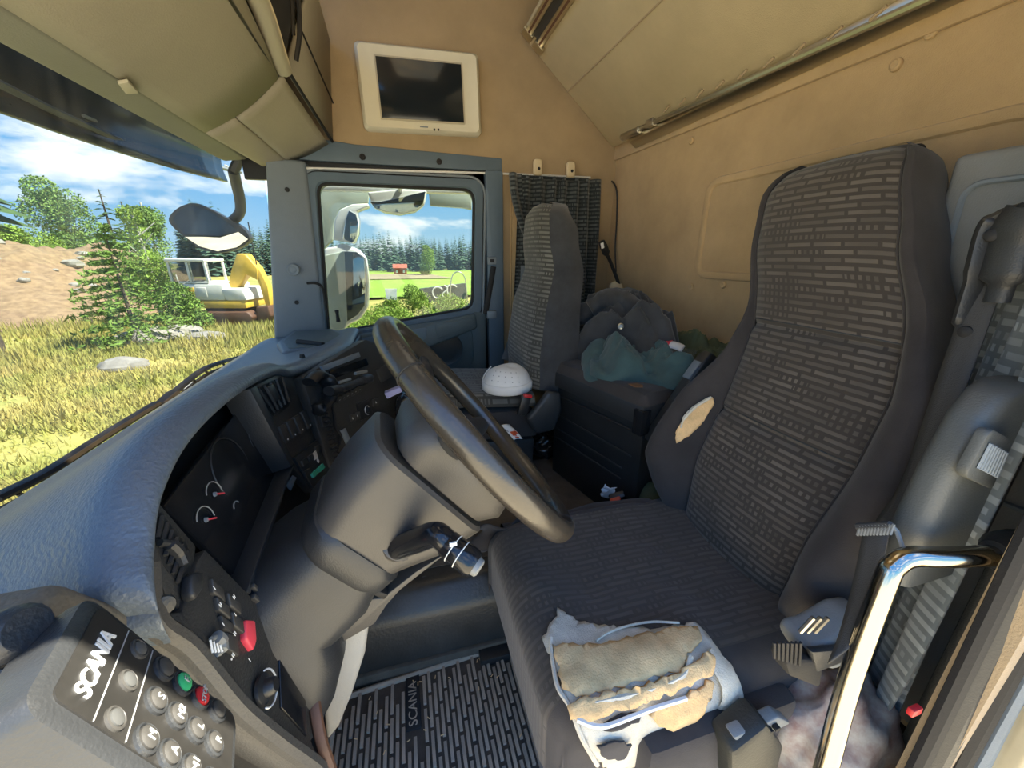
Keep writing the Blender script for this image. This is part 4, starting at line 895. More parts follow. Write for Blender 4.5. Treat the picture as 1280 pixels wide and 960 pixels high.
# end of the dash towards the door
eb = [PF(x, y, -.004) for x, y in ((186, 702), (196, 768), (241, 805), (300, 876), (350, 918), (404, 960), (430, 1010), (440, 1100))]
ebs = cat(eb, 5)
g = G(); g.grid(lambda u, v: (lambda p: p+V((-.30*v, .05*v-.02*math.sin(math.pi*min(1, v*4))*(1 if v < .25 else 0), -.02*v)))(ebs[int(u*(len(ebs)-1))]), len(ebs)-1, 14); mk('end_panel', g, 'dash_end', da, ang=70)
g = G(); g.tube([p+V((.0, -.006, .0)) for p in ebs], .012, 8); mk('end_trim', g, 'dash_end', da)
p = PF(204, 757, .004); g = G(); g.lathe(p, (.6, -.7, .2), [(0, .011), (.003, .010), (.004, .005)], 14); mk('trim_plug', g, 'darkplastic', da)
# right-hand vents and switches, between cluster and centre stack
fq([(311, 484), (352, 462), (381, 470), (432, 590), (408, 606), (392, 614), (364, 582)], 'right_panel', 'dash_face', da, -.012, .02, .004)
rv = fq([(318, 482), (350, 466), (364, 490), (362, 508), (344, 520)], 'vent_well', 'blackplastic', da, -.008, .012, .003)
for k in range(5):
    t = k/4; g = G(); g.tube([PF(lerp(322, 352, t), lerp(485, 471, t), -.004), PF(lerp(343, 361, t), lerp(515, 503, t), -.004)], .0035, 5); mk('vent_slat', g, 'darkplastic', rv)
fq([(334, 484), (342, 480), (352, 498), (345, 503)], 'vent_tab', 'darkplastic', rv, .0, .006, .002)
for k in range(4):
    x, y = lerp(353, 381, k/3), lerp(541, 523, k/3); fq([(x-4, y-8), (x+4, y-12), (x+12, y+8), (x+5, y+13)], 'rocker_switch', 'button', da, -.004, .01, .002)
    c_ = PF(x+7, y+8, -.0025); g = G(); g.tube([c_-FY*.003, c_+FY*.003], .0007, 4); g.tube([c_-FD*.002+FN*0, c_+FD*.002], .0007, 4); mk('symbol', g, 'print', da)
bp_ = fq([(368, 572), (400, 547), (421, 585), (408, 600), (392, 610)], 'button_panel', 'darkplastic', da, -.006, .01, .002)
for (x, y) in ((381, 578), (390, 572), (385, 591), (398, 561)): fq([(x-4, y-2), (x+2, y-6), (x+5, y), (x-1, y+5)], 'small_button', 'button', bp_, -.002, .006, .001)
for (x, y) in ((395, 591), (403, 584)): fq([(x-5, y+1), (x+1, y-5), (x+4, y), (x-2, y+6)], 'green_button', 'teal', bp_, -.001, .006, .001, label='small green push button')
fq([(391, 567), (395, 563), (398, 572), (394, 575)], 'symbol', 'print', bp_, -.002, .003, .0005); arc(PF(397, 576, -.003), .005, 0, 350, .001, .0012, 'print', bp_, 'symbol', 12)
fq([(358, 607), (366, 594), (371, 597), (364, 613)], 'sticker', 'bluetrim', da, -.004, .002, .0005)
# centre stack, turned to the driver
SP0, SN = V((-.25, 1.08, -.30)), V((.9, -.42, .2)).normalized(); SH = V((.16, .34, 0)).normalized(); SD = SN.cross(SH).normalized()
if SD.z > 0: SD = -SD
def PS(x, y, o=0): return PP(x, y, SP0+SN*o, SN)
def sq_(px, name, m, par=da, out=0, dep=.01, bev=.002, r=0):
    q_ = [PS(x, y, out) for x, y in px]
    if r: q_ = rquad(q_, r)
    g = G(); g.prism(q_, SN*-dep); return mk(name, g, m, par, bev=bev)
cs = sq_([(378, 472), (457, 424), (480, 432), (520, 500), (500, 560), (470, 640), (430, 640)], 'centre_stack', 'dash_face', da, 0, .03, .004)
sq_([(402, 458), (449, 440), (451, 446), (405, 464)], 'slot_tray', 'greytrim', cs, .006, .008, .001)
sq_([(412, 464), (458, 448), (461, 456), (416, 474)], 'radio_display', 'gloss_black', cs, .004, .006, .001)
for k in range(6):
    x, y = lerp(425, 450, k/5), lerp(500, 487, k/5); sq_([(x-2.2, y-3), (x+2.2, y-5), (x+3, y+2), (x-1.4, y+4)], 'radio_button', 'button', cs, .006, .007, .001)
    c_ = PS(x, y, .0068); g = G(); g.tube([c_-SH*.003, c_+SH*.003], .0008, 4); mk('symbol', g, 'greyprint', cs)
sq_([(446, 505), (462, 498), (467, 518), (452, 526)], 'control_pad', 'blackplastic', cs, .005, .008, .002, .008)
for (x, y, r) in ((455, 547, .022), (478, 527, .020), (456, 513, .014)):
    c_ = PS(x, y, .002); g = G(); g.lathe(c_, SN, [(0, r*.72), (.010, r*.66), (.018, r*.5), (.019, r*.3)], 18); kk = mk('dial', g, 'blackplastic', cs)
    n = 12; g = G(); g.tube([c_+SH*r*math.cos(math.radians(30+k*22))-SD*r*math.sin(math.radians(30+k*22))+SN*.003 for k in range(n)], .0010, 5); mk('dial_scale', g, 'print', kk)
for (x, y) in ((441, 523), (447, 520), (470, 503)): sq_([(x-3, y-4), (x+3, y-6), (x+4, y+3), (x-2, y+5)], 'symbol_key', 'button', cs, .006, .007, .001); c_ = PS(x, y, .007); g = G(); g.tube([c_-SD*.003, c_+SD*.003], .001, 4); mk('symbol', g, 'print', cs)
sq_([(400, 520), (408, 516), (412, 530), (404, 534)], 'rocker_switch', 'button', cs, .008, .01, .002); sq_([(426, 538), (432, 535), (446, 566), (440, 570)], 'edge_strip', 'greytrim', cs, .004, .006, .001)
sq_([(471, 462), (484, 455), (491, 470), (478, 478)], 'switch_block', 'button', cs, .006, .008, .002)
g = G(); c_ = [PS(x, y, .01) for x, y in ((415, 505), (418, 520), (420, 535), (426, 545), (424, 556))]; g.tube(cat(c_), .004, 6); mk('loose_wire', g, 'rubber', cs)
hs_ = thing('radio_handset', 'black radio handset clipped in a cradle on the centre stack', 'handset')
g = G(); g.tube(cat([PS(x, y, .02) for x, y in ((386, 478), (400, 468), (412, 482), (410, 500), (400, 512), (396, 505))]), [.020]*12+[.028]*14+[.024]*8+[.016]*7, 10, flat=.6); mk('cradle', g, 'blackplastic', hs_, ang=60)
g = G(); g.tube(cat([PS(x, y, .05) for x, y in ((411, 489), (425, 486), (440, 481), (452, 476), (461, 472))]), [.018]*8+[.015]*8+[.015]*8+[.021]*8+[.018], 10, flat=.7); ho_ = mk('handle', g, 'darkplastic', hs_, ang=60)
g = G(); g.tube([PS(424, 478, .062), PS(438, 474, .064)], .004, 6); g.tube([PS(444, 467, .064), PS(458, 464, .064)], .005, 6); mk('bright_edge', g, 'lightgrey', ho_)
g = G(); n = 60; a_, b_ = PS(405, 512, .03), PS(424, 580, .03); g.tube([a_.lerp(b_, k/n)+SH*.008*math.cos(k*1.3)+SN*.008*math.sin(k*1.3) for k in range(n+1)], .0022, 5); mk('curly_cord', g, 'rubber', hs_)
ph = thing('phone_mount', 'black clamp mount with a small lilac device beyond the steering wheel', 'mount')
g = G(); g.prism([PY(x, y, 1.28) for x, y in ((480, 492), (500, 484), (503, 490), (484, 499))], (.0, .03, 0)); mk('device', g, mat('lilac', (.42, .42, .72), .4), ph, bev=.003)
g = G(); g.prism([PY(x, y, 1.27) for x, y in ((494, 502), (503, 492), (514, 498), (520, 520), (505, 530), (494, 522))], (0, .04, 0)); mk('clamp', g, 'gloss_black', ph, bev=.008)
g = G(); g.tube(cat([PY(500, 525, 1.29), PY(496, 545, 1.29), PY(488, 560, 1.3)]), .008, 6); mk('arm', g, 'blackplastic', ph)
# passenger half of the dash: lid with grille near the pillar, glove box front
sl = [(345, 428), (378, 404), (424, 403), (436, 418), (425, 427), (398, 436), (352, 440)]
lid = [PZ(x, y, -.325) for x, y in sl]; lid = [V((p.x, min(p.y, 1.93), p.z)) for p in lid]
g = G(); g.prism(rquad(lid, .02), (0, 0, -.04)); lo_ = mk('speaker_pod', g, 'dash_top', da, bev=.012, seg=3)
cen = sum(lid, V((0, 0, 0)))/len(lid); g = G(); g.prism(rquad([cen+(p-cen)*.80+V((0, 0, .004)) for p in lid], .02), (0, 0, -.01)); mk('speaker_mesh', g, 'doorgrey', lo_, bev=.002)
g = G(); g.tube([PZ(372, 427, -.315), PZ(404, 431, -.32)], .010, 8); mk('demister_slot', g, 'rubber', da)
g = G(); g.prism([(-.20, 1.42, -.33), (-.21, 1.95, -.36), (-.16, 1.95, -.62), (-.15, 1.42, -.62)], (-.05, 0, 0)); mk('glove_box', g, 'dash_face', da, bev=.01)
p = PZ(378, 447, -.285); g = G(); g.lathe(p, (0, 0, 1), [(0, .008), (.01, .006)], 8); mk('sensor', g, 'rubber', da)
# ================================================================== STEERING WHEEL AND COLUMN
C = V((.106, .617, -.286)); th = math.radians(52.2); e1 = V((math.cos(th), .04, -math.sin(th))).normalized(); e2 = V((-.043, 1, 0)); e2 = (e2-e1*e2.dot(e1)).normalized()
ax = e1.cross(e2).normalized()
if ax.z > 0: ax = -ax            # down along the column
RW = .225
wh = thing('steering_wheel', 'large worn black leather steering wheel turned edge on', 'steering wheel')
g = G(); N_ = 96; rings = []
for i in range(N_):
    a = 2*math.pi*i/N_; d = e1*math.cos(a)+e2*math.sin(a); cc = C+d*RW; ring = []
    for k in range(14):
        t = 2*math.pi*k/14; bump = 1+.05*max(0, math.sin(a*26))*max(0, -math.cos(t))*(1 if 1.9 < a < 4.6 else 0)
        ring.append(cc+d*.0165*math.cos(t)*bump+ax*.0195*math.sin(t))
    rings.append(ring)
g.loft(rings, closed=True); rim = mk('rim', g, 'leather', wh)
for a in (-.62, -2.52):
    d = e1*math.cos(a)+e2*math.sin(a); g = G(); g.tube([C+d*(RW+.0005)+d*.0168*math.cos(2*math.pi*k/14)+ax*.0199*math.sin(2*math.pi*k/14) for k in range(14)], .0012, 5, closed=True); mk('rim_seam', g, 'rubber', rim)
for a in (0.5, math.pi-.5, -0.5, -math.pi+.5):
    d = e1*math.cos(a+math.pi/2)+e2*math.sin(a+math.pi/2); g = G()
    g.tube([C+d*.05+ax*.045, C+d*.13+ax*.035, C+d*.19+ax*.012, C+d*(RW-.004)+ax*.002], [.03, .026, .020, .013], 10, flat=.42, up=ax); mk('spoke', g, 'darkplastic', wh)
def colring(s_, t0, t1, yh, r, y0=0): return rrect(C+ax*s_+e1*((t0+t1)/2)+e2*y0, e1, e2, (t1-t0)/2, yh, r, 6)
g = G(); g.loft([colring(.012, -.05, .06, .06, .04), colring(.02, -.085, .10, .085, .05), colring(.045, -.10, .125, .095, .05), colring(.075, -.105, .135, .092, .045), colring(.105, -.09, .12, .08, .04)]); mk('hub_cover', g, 'column', wh)
co = thing('steering_column', 'brown-grey plastic steering column with two shrouds and a rubber boot', 'steering column')
g = G(); g.loft([colring(.105, -.075, .11, .065, .035), colring(.13, -.075, .11, .065, .035)]); mk('gap_collar', g, 'rubber', co)
g = G(); g.loft([colring(.112, -.118, .128, .080, .04), colring(.118, -.124, .134, .086, .045), colring(.18, -.118, .120, .088, .045), colring(.235, -.105, .09, .090, .045), colring(.275, -.09, .07, .088, .04)]); mk('upper_shroud', g, 'column', co)
g = G(); g.loft([colring(.255, -.090, .075, .092, .05), colring(.265, -.097, .085, .097, .05), colring(.295, -.092, .085, .097, .05), colring(.305, -.085, .075, .092, .05)]); mk('collar', g, 'column_dark', co)
g = G(); g.loft([colring(.30, -.080, .08, .088, .05), colring(.345, -.090, .10, .100, .06), colring(.41, -.09, .10, .105, .06), colring(.43, -.10, .13, .12, .06), colring(.49, -.10, .17, .13, .06), colring(.56, -.08, .2, .13, .06)]); mk('boot', g, 'column_dark', co)
lo = [PY(x, y, .555) for x, y in ((384, 815), (408, 768), (432, 752), (478, 748), (520, 715), (560, 690), (592, 672), (548, 700), (500, 738), (483, 757), (468, 780), (420, 808), (398, 822))]
g = G(); g.prism(lo, (0, .12, 0)); mk('lower_shroud', g, 'column', co, bev=.006)
g = G(); g.prism([PY(x, y, .552) for x, y in ((452, 738), (480, 750), (486, 744), (462, 735))], (0, .05, 0)); mk('release_recess', g, 'rubber', co, bev=.002)
g = G(); g.prism([PY(x, y, .58) for x, y in ((396, 818), (462, 776), (456, 820), (440, 870), (424, 910), (408, 930))], (0, .10, 0)); mk('kick_panel', g, 'kick', co, bev=.01, seg=3, label='pale grey kick panel below the column')
g = G(); p = PF(412, 605, .03); g.box(p, (.03, .05, .02), Matrix.Rotation(.6, 3, 'Y')); mk('worn_tab', g, 'lightgrey', co, bev=.005)
st = thing('indicator_stalk', 'black indicator stalk with white rings and a pale push end', 'lever')
s0, s1, s2, s3 = PY(497, 684, .530), PY(520, 676, .495), PY(545, 668, .462), PY(598, 710, .418)
g = G(); g.lathe(s0+V((0, .02, 0)), s1-s0, [(0, .036), (.012, .036), (.016, .028), (.014, .020)], 24); mk('socket', g, 'column', st)
g = G(); pth = cat([s0, s1, s2, s2.lerp(s3, .35)], 6); g.tube(pth, [lerp(.019, .017, i/len(pth)) for i in range(len(pth))], 14); mk('arm', g, 'gloss_black', st)
g = G(); g.tube([s2.lerp(s3, .22), s2.lerp(s3, .28), s2.lerp(s3, .85), s2.lerp(s3, .93)], [.016, .019, .0195, .0165], 16); gr = mk('grip', g, 'gloss_black', st)
for k in (.42, .60):
    d = (s3-s2).normalized(); a = d.cross(V((0, 0, 1))).normalized(); b = d.cross(a); g = G(); g.tube([s2.lerp(s3, k)+(a*math.cos(t*.3491)+b*math.sin(t*.3491))*.0195 for t in range(18)], .0008, 5, closed=True); mk('white_ring', g, 'print', gr)
g = G(); d = (s3-s2).normalized(); g.lathe(s2.lerp(s3, .91), d, [(0, .0135), (.008, .0125), (.010, .009)], 16); mk('push_end', g, 'lightgrey', st)
g = G(); pp_ = s2.lerp(s3, .40)+V((0, -.012, .016)); g.box(pp_, (.010, .003, .006)); mk('mark', g, 'print', gr)
# ================================================================== KEYPAD ON THE DASH END
kp = thing('control_keypad', 'black handheld control keypad with a red stop button on the dash end', 'keypad')
KA, KB, KC = V((-.225, .271, -.226)), V((-.198, .191, -.215)), V((-.175, .270, -.351))
kx = (KA-KB).normalized(); ky = (KA-KC); ky = (ky-kx*ky.dot(kx)).normalized(); kz = kx.cross(ky)   # reading directions: x along text, y up
if kz.x < 0: kz = -kz
def kpt(u, v, o=0): return KA-kx*(u*.0845)-ky*(v*.153)+kz*o     # u 0 = right end of text, v down the pad
def kring(m_, o, r): return rrect(kpt(.5, .5, o), kx, ky, .0422+m_, .0765+m_, r, 5)
g = G(); g.loft([kring(.004, -.03, .012), kring(.006, -.008, .012), kring(.005, .0, .012), kring(.0, .003, .010)]); mk('case', g, 'darkplastic', kp)
g = G(); g.loft([kring(-.004, .0025, .006), kring(-.004, .0040, .006)]); fo = mk('face', g, 'keyface', kp)
text('SCANIA', kpt(.52, .125, .0042), kx, ky, .0150, 'print', kp, bold=.0003)
for vv in (.205, .36): g = G(); g.tube([kpt(.06, vv, .0042), kpt(.94, vv, .0042)], .0005, 4); mk('divider_line', g, 'greyprint', fo)
for k, u in enumerate((.16, .5, .84)):
    c_ = kpt(u, .285, .004); g = G(); g.lathe(c_, kz, [(0, .0075), (.0015, .0073), (.0020, .0062), (.0012, .0055)], 18); b_ = mk('indicator_ring', g, 'button', kp); g = G(); g.lathe(c_, kz, [(0, .0054), (.0022, .005), (.0030, .003)], 16); mk('lamp_lens', g, 'led', b_)
lab = [['', 'S', 'M'], ['E', 'M2', 'A'], ['STOP', 'L', 'M1'], ['', 'R', 'W']]
for r_ in range(4):
    for k, u in enumerate((.16, .5, .84)):
        v_ = .445+r_*.128; m_ = 'button'
        if (r_, k) == (1, 0): m_ = 'green'
        if (r_, k) == (2, 0): m_ = 'red'
        c_ = kpt(u, v_, .004); g = G(); g.lathe(c_, kz, [(0, .0098), (.0018, .0096), (.0026, .0085), (.0014, .0074)], 20); ro = mk('button_ring', g, 'darkplastic', kp)
        g = G(); g.lathe(c_, kz, [(0, .0072), (.0028, .0070), (.0040, .0055), (.0042, .003)], 18); bo = mk('push_button', g, m_, ro)
        if lab[r_][k]: text(lab[r_][k], c_+kz*.0044, kx, ky, .0065 if len(lab[r_][k]) > 2 else .0085, 'greyprint', kp, 'key_letter', .0003)
hd = thing('keypad_holder', 'grey grille-textured door-side pod holding the control keypad', 'holder')
g = G(); g.prism([V((-.29, y, z)) for y, z in ((.17, -.24), (.34, -.255), (.40, -.36), (.42, -.60), (.42, -1.08), (.17, -1.08))], (-.10, 0, 0)); mk('pod', g, 'mesh_grey', hd, bev=.012, seg=3)
g = G()
for i in range(10):
    for j in range(12): g.box((-.288, .19+i*.012, -.34-j*.012-(.006 if i % 2 else 0)), (.006, .0045, .0045))
mk('grille_dimples', g, 'rubber', hd, smooth=False, kind='stuff')
g = G(); g.box(kpt(.5, .5, -.055), (.07, .05, .10)); mk('bracket', g, 'darkplastic', hd, bev=.008)
lp_ = [PX(x, y, -.262) for x, y in ((-20, 850), (20, 842), (55, 828), (70, 805), (62, 785), (35, 790), (8, 812))]
g = G(); g.tube(cat(lp_, 6), .011, 8, flat=.45); mk('rubber_loop', g, 'darkplastic', hd)
g = G(); c_ = PX(8, 795, -.255); g.lathe(c_, (1, -.3, .4), [(0, .016), (.012, .016), (.018, .012)], 16); mk('loop_knob', g, 'darkplastic', hd)
g = G(); g.prism([PX(x, y, -.262) for x, y in ((-10, 940), (18, 928), (38, 945), (20, 975), (-10, 985))], (-.02, 0, 0)); mk('clip', g, 'lightgrey', hd, bev=.004)
# ================================================================== FLOOR MAT
fm_ = thing('floor_mat', "ribbed dark rubber floor mat in the driver's footwell", 'mat')
mc = [PZ(425, 862, -1.09), PZ(638, 826, -1.09)]; y1 = .80; x0, x1, y0 = -.26, .215, .28
g = G(); g.prism(rquad([(x0, y0, -1.098), (x1, y0, -1.098), (x1, y1+.01, -1.098), (x0, y1-.02, -1.098)], .04), (0, 0, .006)); mk('base', g, 'mat_low', fm_, bev=.002)
g = G(); g.tube(rquad([(x0+.004, y0, -1.09), (x1-.004, y0, -1.09), (x1-.004, y1+.006, -1.09), (x0+.004, y1-.024, -1.09)], .04), .008, 8, closed=True); mk('border', g, 'mat_rubber', fm_)
g = G(); g.box((0, 0, 0), (.0075, .070, .008)); g.v = [v+V((x0+.022, .33, -1.089)) for v in g.v]
rib0 = mk('rib', g, 'mat_rubber', fm_, smooth=False); first = True; nx = int((x1-x0-.04)/.0135)
for i in range(nx+1):
    for j in range(6):
        x = x0+.022+i*.0135; y = .33+j*.082+(.028 if i % 3 == 1 else .055 if i % 3 == 2 else 0)
        if y > y1-.045+(.03*(i/nx)) : continue
        if abs(x-(-.065)) < .018 and .62 < y < .86: continue
        if first: first = False; continue
        inst(rib0, (x-(x0+.022), y-.33, random.uniform(-.001, .001)))
g = G(); g.abox(-.083, -.047, .655, .785, -1.092, -1.086); mk('name_plate', g, 'rubber', fm_, bev=.002)
text('SCANIA', (-.065, .715, -1.0855), (0, 1, 0), (-1, 0, 0), .030, 'mat_rubber', fm_)
for k in range(26):
    x, y = random.uniform(x0+.03, x1-.02), random.uniform(.45, .78); g = G(); a = random.uniform(0, 3); g.tube([(x, y, -1.083), (x+.008*math.cos(a), y+.008*math.sin(a), -1.082)], .0012, 5); mk('grass_scrap', g, 'foam', fm_)
g = G(); g.abox(-.5, .6, .795, .815, -1.10, -1.06); smk('trim_7', g, 'carpet', bev=.006, label='worn seam strip at the foot of the engine tunnel')
# ================================================================== DRIVER SIDE PILLAR, HANDLE, BELT
g = G(); g.prism([(.955, .20, .165), (.955, .535, .165), (.955, .52, -.95), (.955, .20, -.95)], (.12, 0, 0)); t8 = smk('trim_8', g, 'lightgrey', bev=.012, seg=3, label="grey plastic side panel behind the driver's seat")
g = G(); g.tube(rquad([(.953, .22, .115), (.953, .505, .115), (.953, .48, -.40), (.953, .22, -.40)], .03), .005, 6, closed=True); mk('panel_groove', g, 'greytrim', t8)
pc = struct('trim_9', 'grey driver door pillar cover with a ribbed insert')
def pil(u, v):
    z = lerp(.02, -.40, v); a = lerp(-1.5, 1.5, u); cxp = lerp(.655, .625, v); r = lerp(.045, .070, v)
    return V((cxp-r*math.sin(a), .215+.045*math.cos(a), z))
rg3 = []
for z, xc, hx in ((-.135, .655, .030), (-.145, .652, .048), (-.17, .645, .058), (-.24, .636, .066), (-.34, .628, .070), (-.39, .626, .066)):
    rg3.append(rrect((xc*1.12, .275, z*1.12), (1, 0, 0), (0, 1, 0), hx*1.12, .022, .018))
g = G(); g.loft(rg3); mk('cover', g, 'pillar', pc)
ins = [PY(x, y, .252) for x, y in ((1190, 590), (1222, 530), (1248, 545), (1225, 606))]
icn = sum(ins, V((0, 0, 0)))/4
g = G(); g.prism(rquad(ins, .012), (0, -.012, 0)); io = mk('adjuster_plate', g, 'pillar', pc, bev=.003)
for k in range(8):
    a_, b_ = lerp(ins[0], ins[1], .2+.0*k), 0
    t = .15+k*.1; p_ = lerp(ins[0], ins[3], t).lerp(lerp(ins[1], ins[2], t), .25)+V((0, -.014, 0)); q_ = lerp(ins[0], ins[3], t).lerp(lerp(ins[1], ins[2], t), .75)+V((0, -.014, 0)); g = G(); g.tube([p_, q_], .002, 5); mk('plate_rib', g, 'greytrim', io)
g = G(); g.prism([(.74, .235, -.40), (.95, .235, -.40), (.95, .235, -1.08), (.74, .235, -1.08)], (0, -.02, 0)); mk('lower_panel', g, 'doorsill', pc, bev=.006)
gd = thing('belt_guide', 'dark plastic shoulder belt guide on the driver pillar', 'belt guide')
g = G(); gp = cat([PX(x, y, .80) for x, y in ((1282, 262), (1252, 272), (1238, 292), (1225, 340), (1208, 395), (1200, 430))], 5); g.tube(gp, [.020]*6+[.026]*10+[.022]*6+[.012]*4, 10, flat=.5); mk('arm', g, 'darkplastic', gd, ang=60)
g = G(); gp = cat([PX(x, y, .79) for x, y in ((1295, 262), (1274, 290), (1258, 340), (1245, 378))], 5); g.tube(gp, [.030]*6+[.026]*6+[.014]*4, 10, flat=.6); mk('cowl', g, 'darkplastic', gd, ang=60)
for (x, y) in ((1241, 294), (1207, 415)):
    g = G(); g.lathe(PX(x, y, .78), (-1, -.2, 0), [(0, .009), (.004, .008), (.006, .004)], 12); mk('bolt', g, 'rubber', gd)
bt = thing('seat_belt', "grey seat belt running down beside the driver's seat into a slotted guide", 'seat belt')
def ribbon(L_, R_, n=10):
    a_ = cat(L_, n); b_ = cat(R_, n); g = G(); g.grid(lambda u, v: a_[min(len(a_)-1, int(round(v*(len(a_)-1))))].lerp(b_[min(len(b_)-1, int(round(v*(len(b_)-1))))], u), 3, len(a_)-1); return g
g = ribbon([PX(1216, 345, .80), PX(1170, 480, .76), PX(1128, 600, .70), PX(1095, 652, .66)], [PX(1256, 350, .80), PX(1205, 490, .75), PX(1160, 590, .69), PX(1118, 655, .65)]); mk('webbing', g, 'strap', bt, thick=.0025)
g = ribbon([PX(1080, 664, .60), PX(1066, 730, .57), PX(1050, 790, .53), PX(1035, 830, .50)], [PX(1112, 664, .60), PX(1100, 720, .58), PX(1082, 770, .55), PX(1062, 810, .52)]); mk('webbing', g, 'strap', bt, thick=.0025)
ga, gb = PX(1073, 659, .595), PX(1114, 657, .595); dv = (gb-ga)
g = G(); g.tube([ga, gb], .006, 8); gd2 = mk('slotted_guide', g, 'strap', bt)
for k in range(11): p_ = ga.lerp(gb, k/10); g = G(); g.tube([p_+V((-.004, -.004, .006)), p_+V((-.004, -.004, -.010))], .0018, 5); mk('guide_tooth', g, 'lightgrey', gd2)
g = G(); g.tube([gb, gb+V((.006, -.004, -.006)), PX(1128, 684, .60)], .0028, 6); mk('guide_hook', g, 'lightgrey', bt)
gh = thing('grab_handle', 'chromed grab handle bent at the top beside the doorway', 'handle')
hp = [V((.70, .205, -.352)), V((.62, .228, -.357)), V((.585, .240, -.358)), V((.565, .243, -.368)), V((.552, .240, -.392)), V((.52, .223, -.53)), V((.485, .197, -.665)), V((.44, .170, -.82)), V((.40, .15, -.98))]
g = G(); g.tube(cat(hp, 8), .0125, 14); mk('bar', g, 'chrome', gh)
g = G(); g.lathe(hp[0]+V((.01, -.002, 0)), (-1, .2, 0), [(0, .03), (.02, .028), (.035, .018)], 16); mk('mount', g, 'blackplastic', gh)
for k, (dx, dy, r_, m_) in enumerate(((0, 0, .010, 'rubber'), (.018, -.008, .012, 'darkplastic'), (.040, -.020, .010, 'rubber'), (.060, -.03, .008, 'greytrim'))):
    g = G(); g.tube(cat([(.655+dx, .20+dy, .45), (.655+dx, .19+dy, -.2), (.645+dx, .18+dy, -.6), (.62+dx, .168+dy, -.95), (.56+dx, .15+dy, -1.25)], 6), r_, 8); smk('trim_%d' % (10+k), g, m_, label='rubber door seal strip along the rear of the doorway' if k == 0 else None)
# soft things low beside the seat
fb = thing('floral_pillow', 'pale floral cloth bundle stuffed low behind the driver doorway', 'cloth')
fc = PZ(1040, 905, -.80)
def ff(u, v):
    a = 2*math.pi*u; t = math.pi*(v-.5); p = V((math.cos(a)*math.cos(t), math.sin(a)*math.cos(t), math.sin(t))); r = 1+.22*noise.noise(p*2.2)+.10*abs(noise.noise(p*5)); return fc+V((p.x*.11*r, p.y*.075*r, p.z*.13*r-.03))
g = G(); g.grid(ff, 44, 26, cu=True); mk('cloth', g, 'floral', fb, ang=80)
g = G(); g.prism([PY(x, y, .27) for x, y in ((915, 945), (962, 908), (982, 935), (970, 985), (915, 990))], (0, .05, 0)); tag(mk('dark_box', g, 'doorsill', bev=.01), 'dark plastic box under the near side of the driver seat', 'box')
g = G(); g.box(PY(1143, 888, .19), (.018, .008, .012)); tag(mk('red_reflector', g, 'red', bev=.002), 'small red lamp low on the doorway', 'lamp')
# ================================================================== OUTSIDE
GZ = -H
mat('sand', (.58, .49, .33), .95, grain=.8, gscale=30, var=.25, vscale=1.5)
mat('bark', (.10, .075, .05), .9, var=.4, vscale=12); mat('birchbark', (.55, .52, .46), .9, var=.5, vscale=9)
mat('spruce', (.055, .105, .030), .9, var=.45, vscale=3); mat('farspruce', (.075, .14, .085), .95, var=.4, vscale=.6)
mat('leaf_light', (.24, .36, .045), .8, var=.4, vscale=2.5); mat('leaf_bush', (.17, .28, .04), .85, var=.5, vscale=3); mat('leaf_birch', (.20, .32, .07), .85, var=.45, vscale=.8)
mat('rock', (.33, .30, .26), .9, grain=.8, gscale=20, var=.35, vscale=4)
mat('dirt', (.34, .225, .125), .95, grain=1, gscale=8, var=.40, vscale=4.5, col2=(.17, .105, .06))
mat('meadow', (.25, .40, .045), .95, var=.25, vscale=.3); mat('plough', (.30, .25, .15), .95, var=.2, vscale=.3)
mat('straw', (.52, .40, .13), .95, var=.6, vscale=.55, col2=(.22, .26, .04))
mat('exc_white', (.80, .77, .68), .5, var=.12, vscale=3); mat('exc_yellow', (.80, .50, .06), .5, var=.2, vscale=3); mat('barnred', (.42, .12, .07), .8)
mat('roofgrey', (.25, .22, .2), .8); mat('board', (.05, .075, .085), .5); mat('mirrorwhite', (.78, .80, .80), .25, coat=.4); mat('greenwhite', (.46, .52, .46), .5, var=.15)
# ground
def gh_(x, y): return .10*noise.noise(V((x*.25, y*.25, 0)))+.05*noise.noise(V((x*.9, y*.9, 2)))
g = G(); g.grid(lambda u, v: (lambda x, y: V((x, y, GZ+gh_(x, y)*(1 if y > 2.8 or x < -1.5 else .2))))(lerp(-60, 60, u), lerp(2.5, 130, v)), 120, 120); o = mk('ground', g, 'straw'); o['kind'] = 'structure'; o['label'] = 'straw and grass covered yard'
g = G(); g.grid(lambda u, v: V((lerp(-60, 60, u), lerp(-60, 2.6, v), GZ+.02)), 4, 4); o = mk('yard', g, 'sand'); o['kind'] = 'structure'; o['label'] = 'sandy yard beside the truck'
def gz(x, y): return GZ+gh_(x, y)
# grass blades in front of the truck
g = G(); rnd = random.Random(5); vs = []; fs = []
for i in range(60000):
    t = rnd.random()**1.25; y = lerp(3.0, 19, t); x = rnd.uniform(-1.15, -.13)*y-rnd.random()*1.0
    d = noise.noise(V((x*.5, y*.5, 9)))
    if d < -.28 and rnd.random() < .8: continue
    h = rnd.uniform(.06, .17)*(1+1.0*max(0, d))*(1+(.05*y if y > 12 else 0)); a = rnd.random()*6.28; z = gz(x, y); w_ = .012+.0012*y
    n = len(vs); vs += [V((x-w_*math.cos(a), y-w_*math.sin(a), z-.02)), V((x+w_*math.cos(a), y+w_*math.sin(a), z-.02)), V((x+rnd.uniform(-.09, .09), y+rnd.uniform(-.09, .09), z+h))]; fs.append((n, n+1, n+2))
g.v = vs; g.f = fs; o = mk('grass', g, 'straw', smooth=False, kind='stuff'); o['label'] = 'dry and green grass blades in front of the truck'; o['category'] = 'grass'
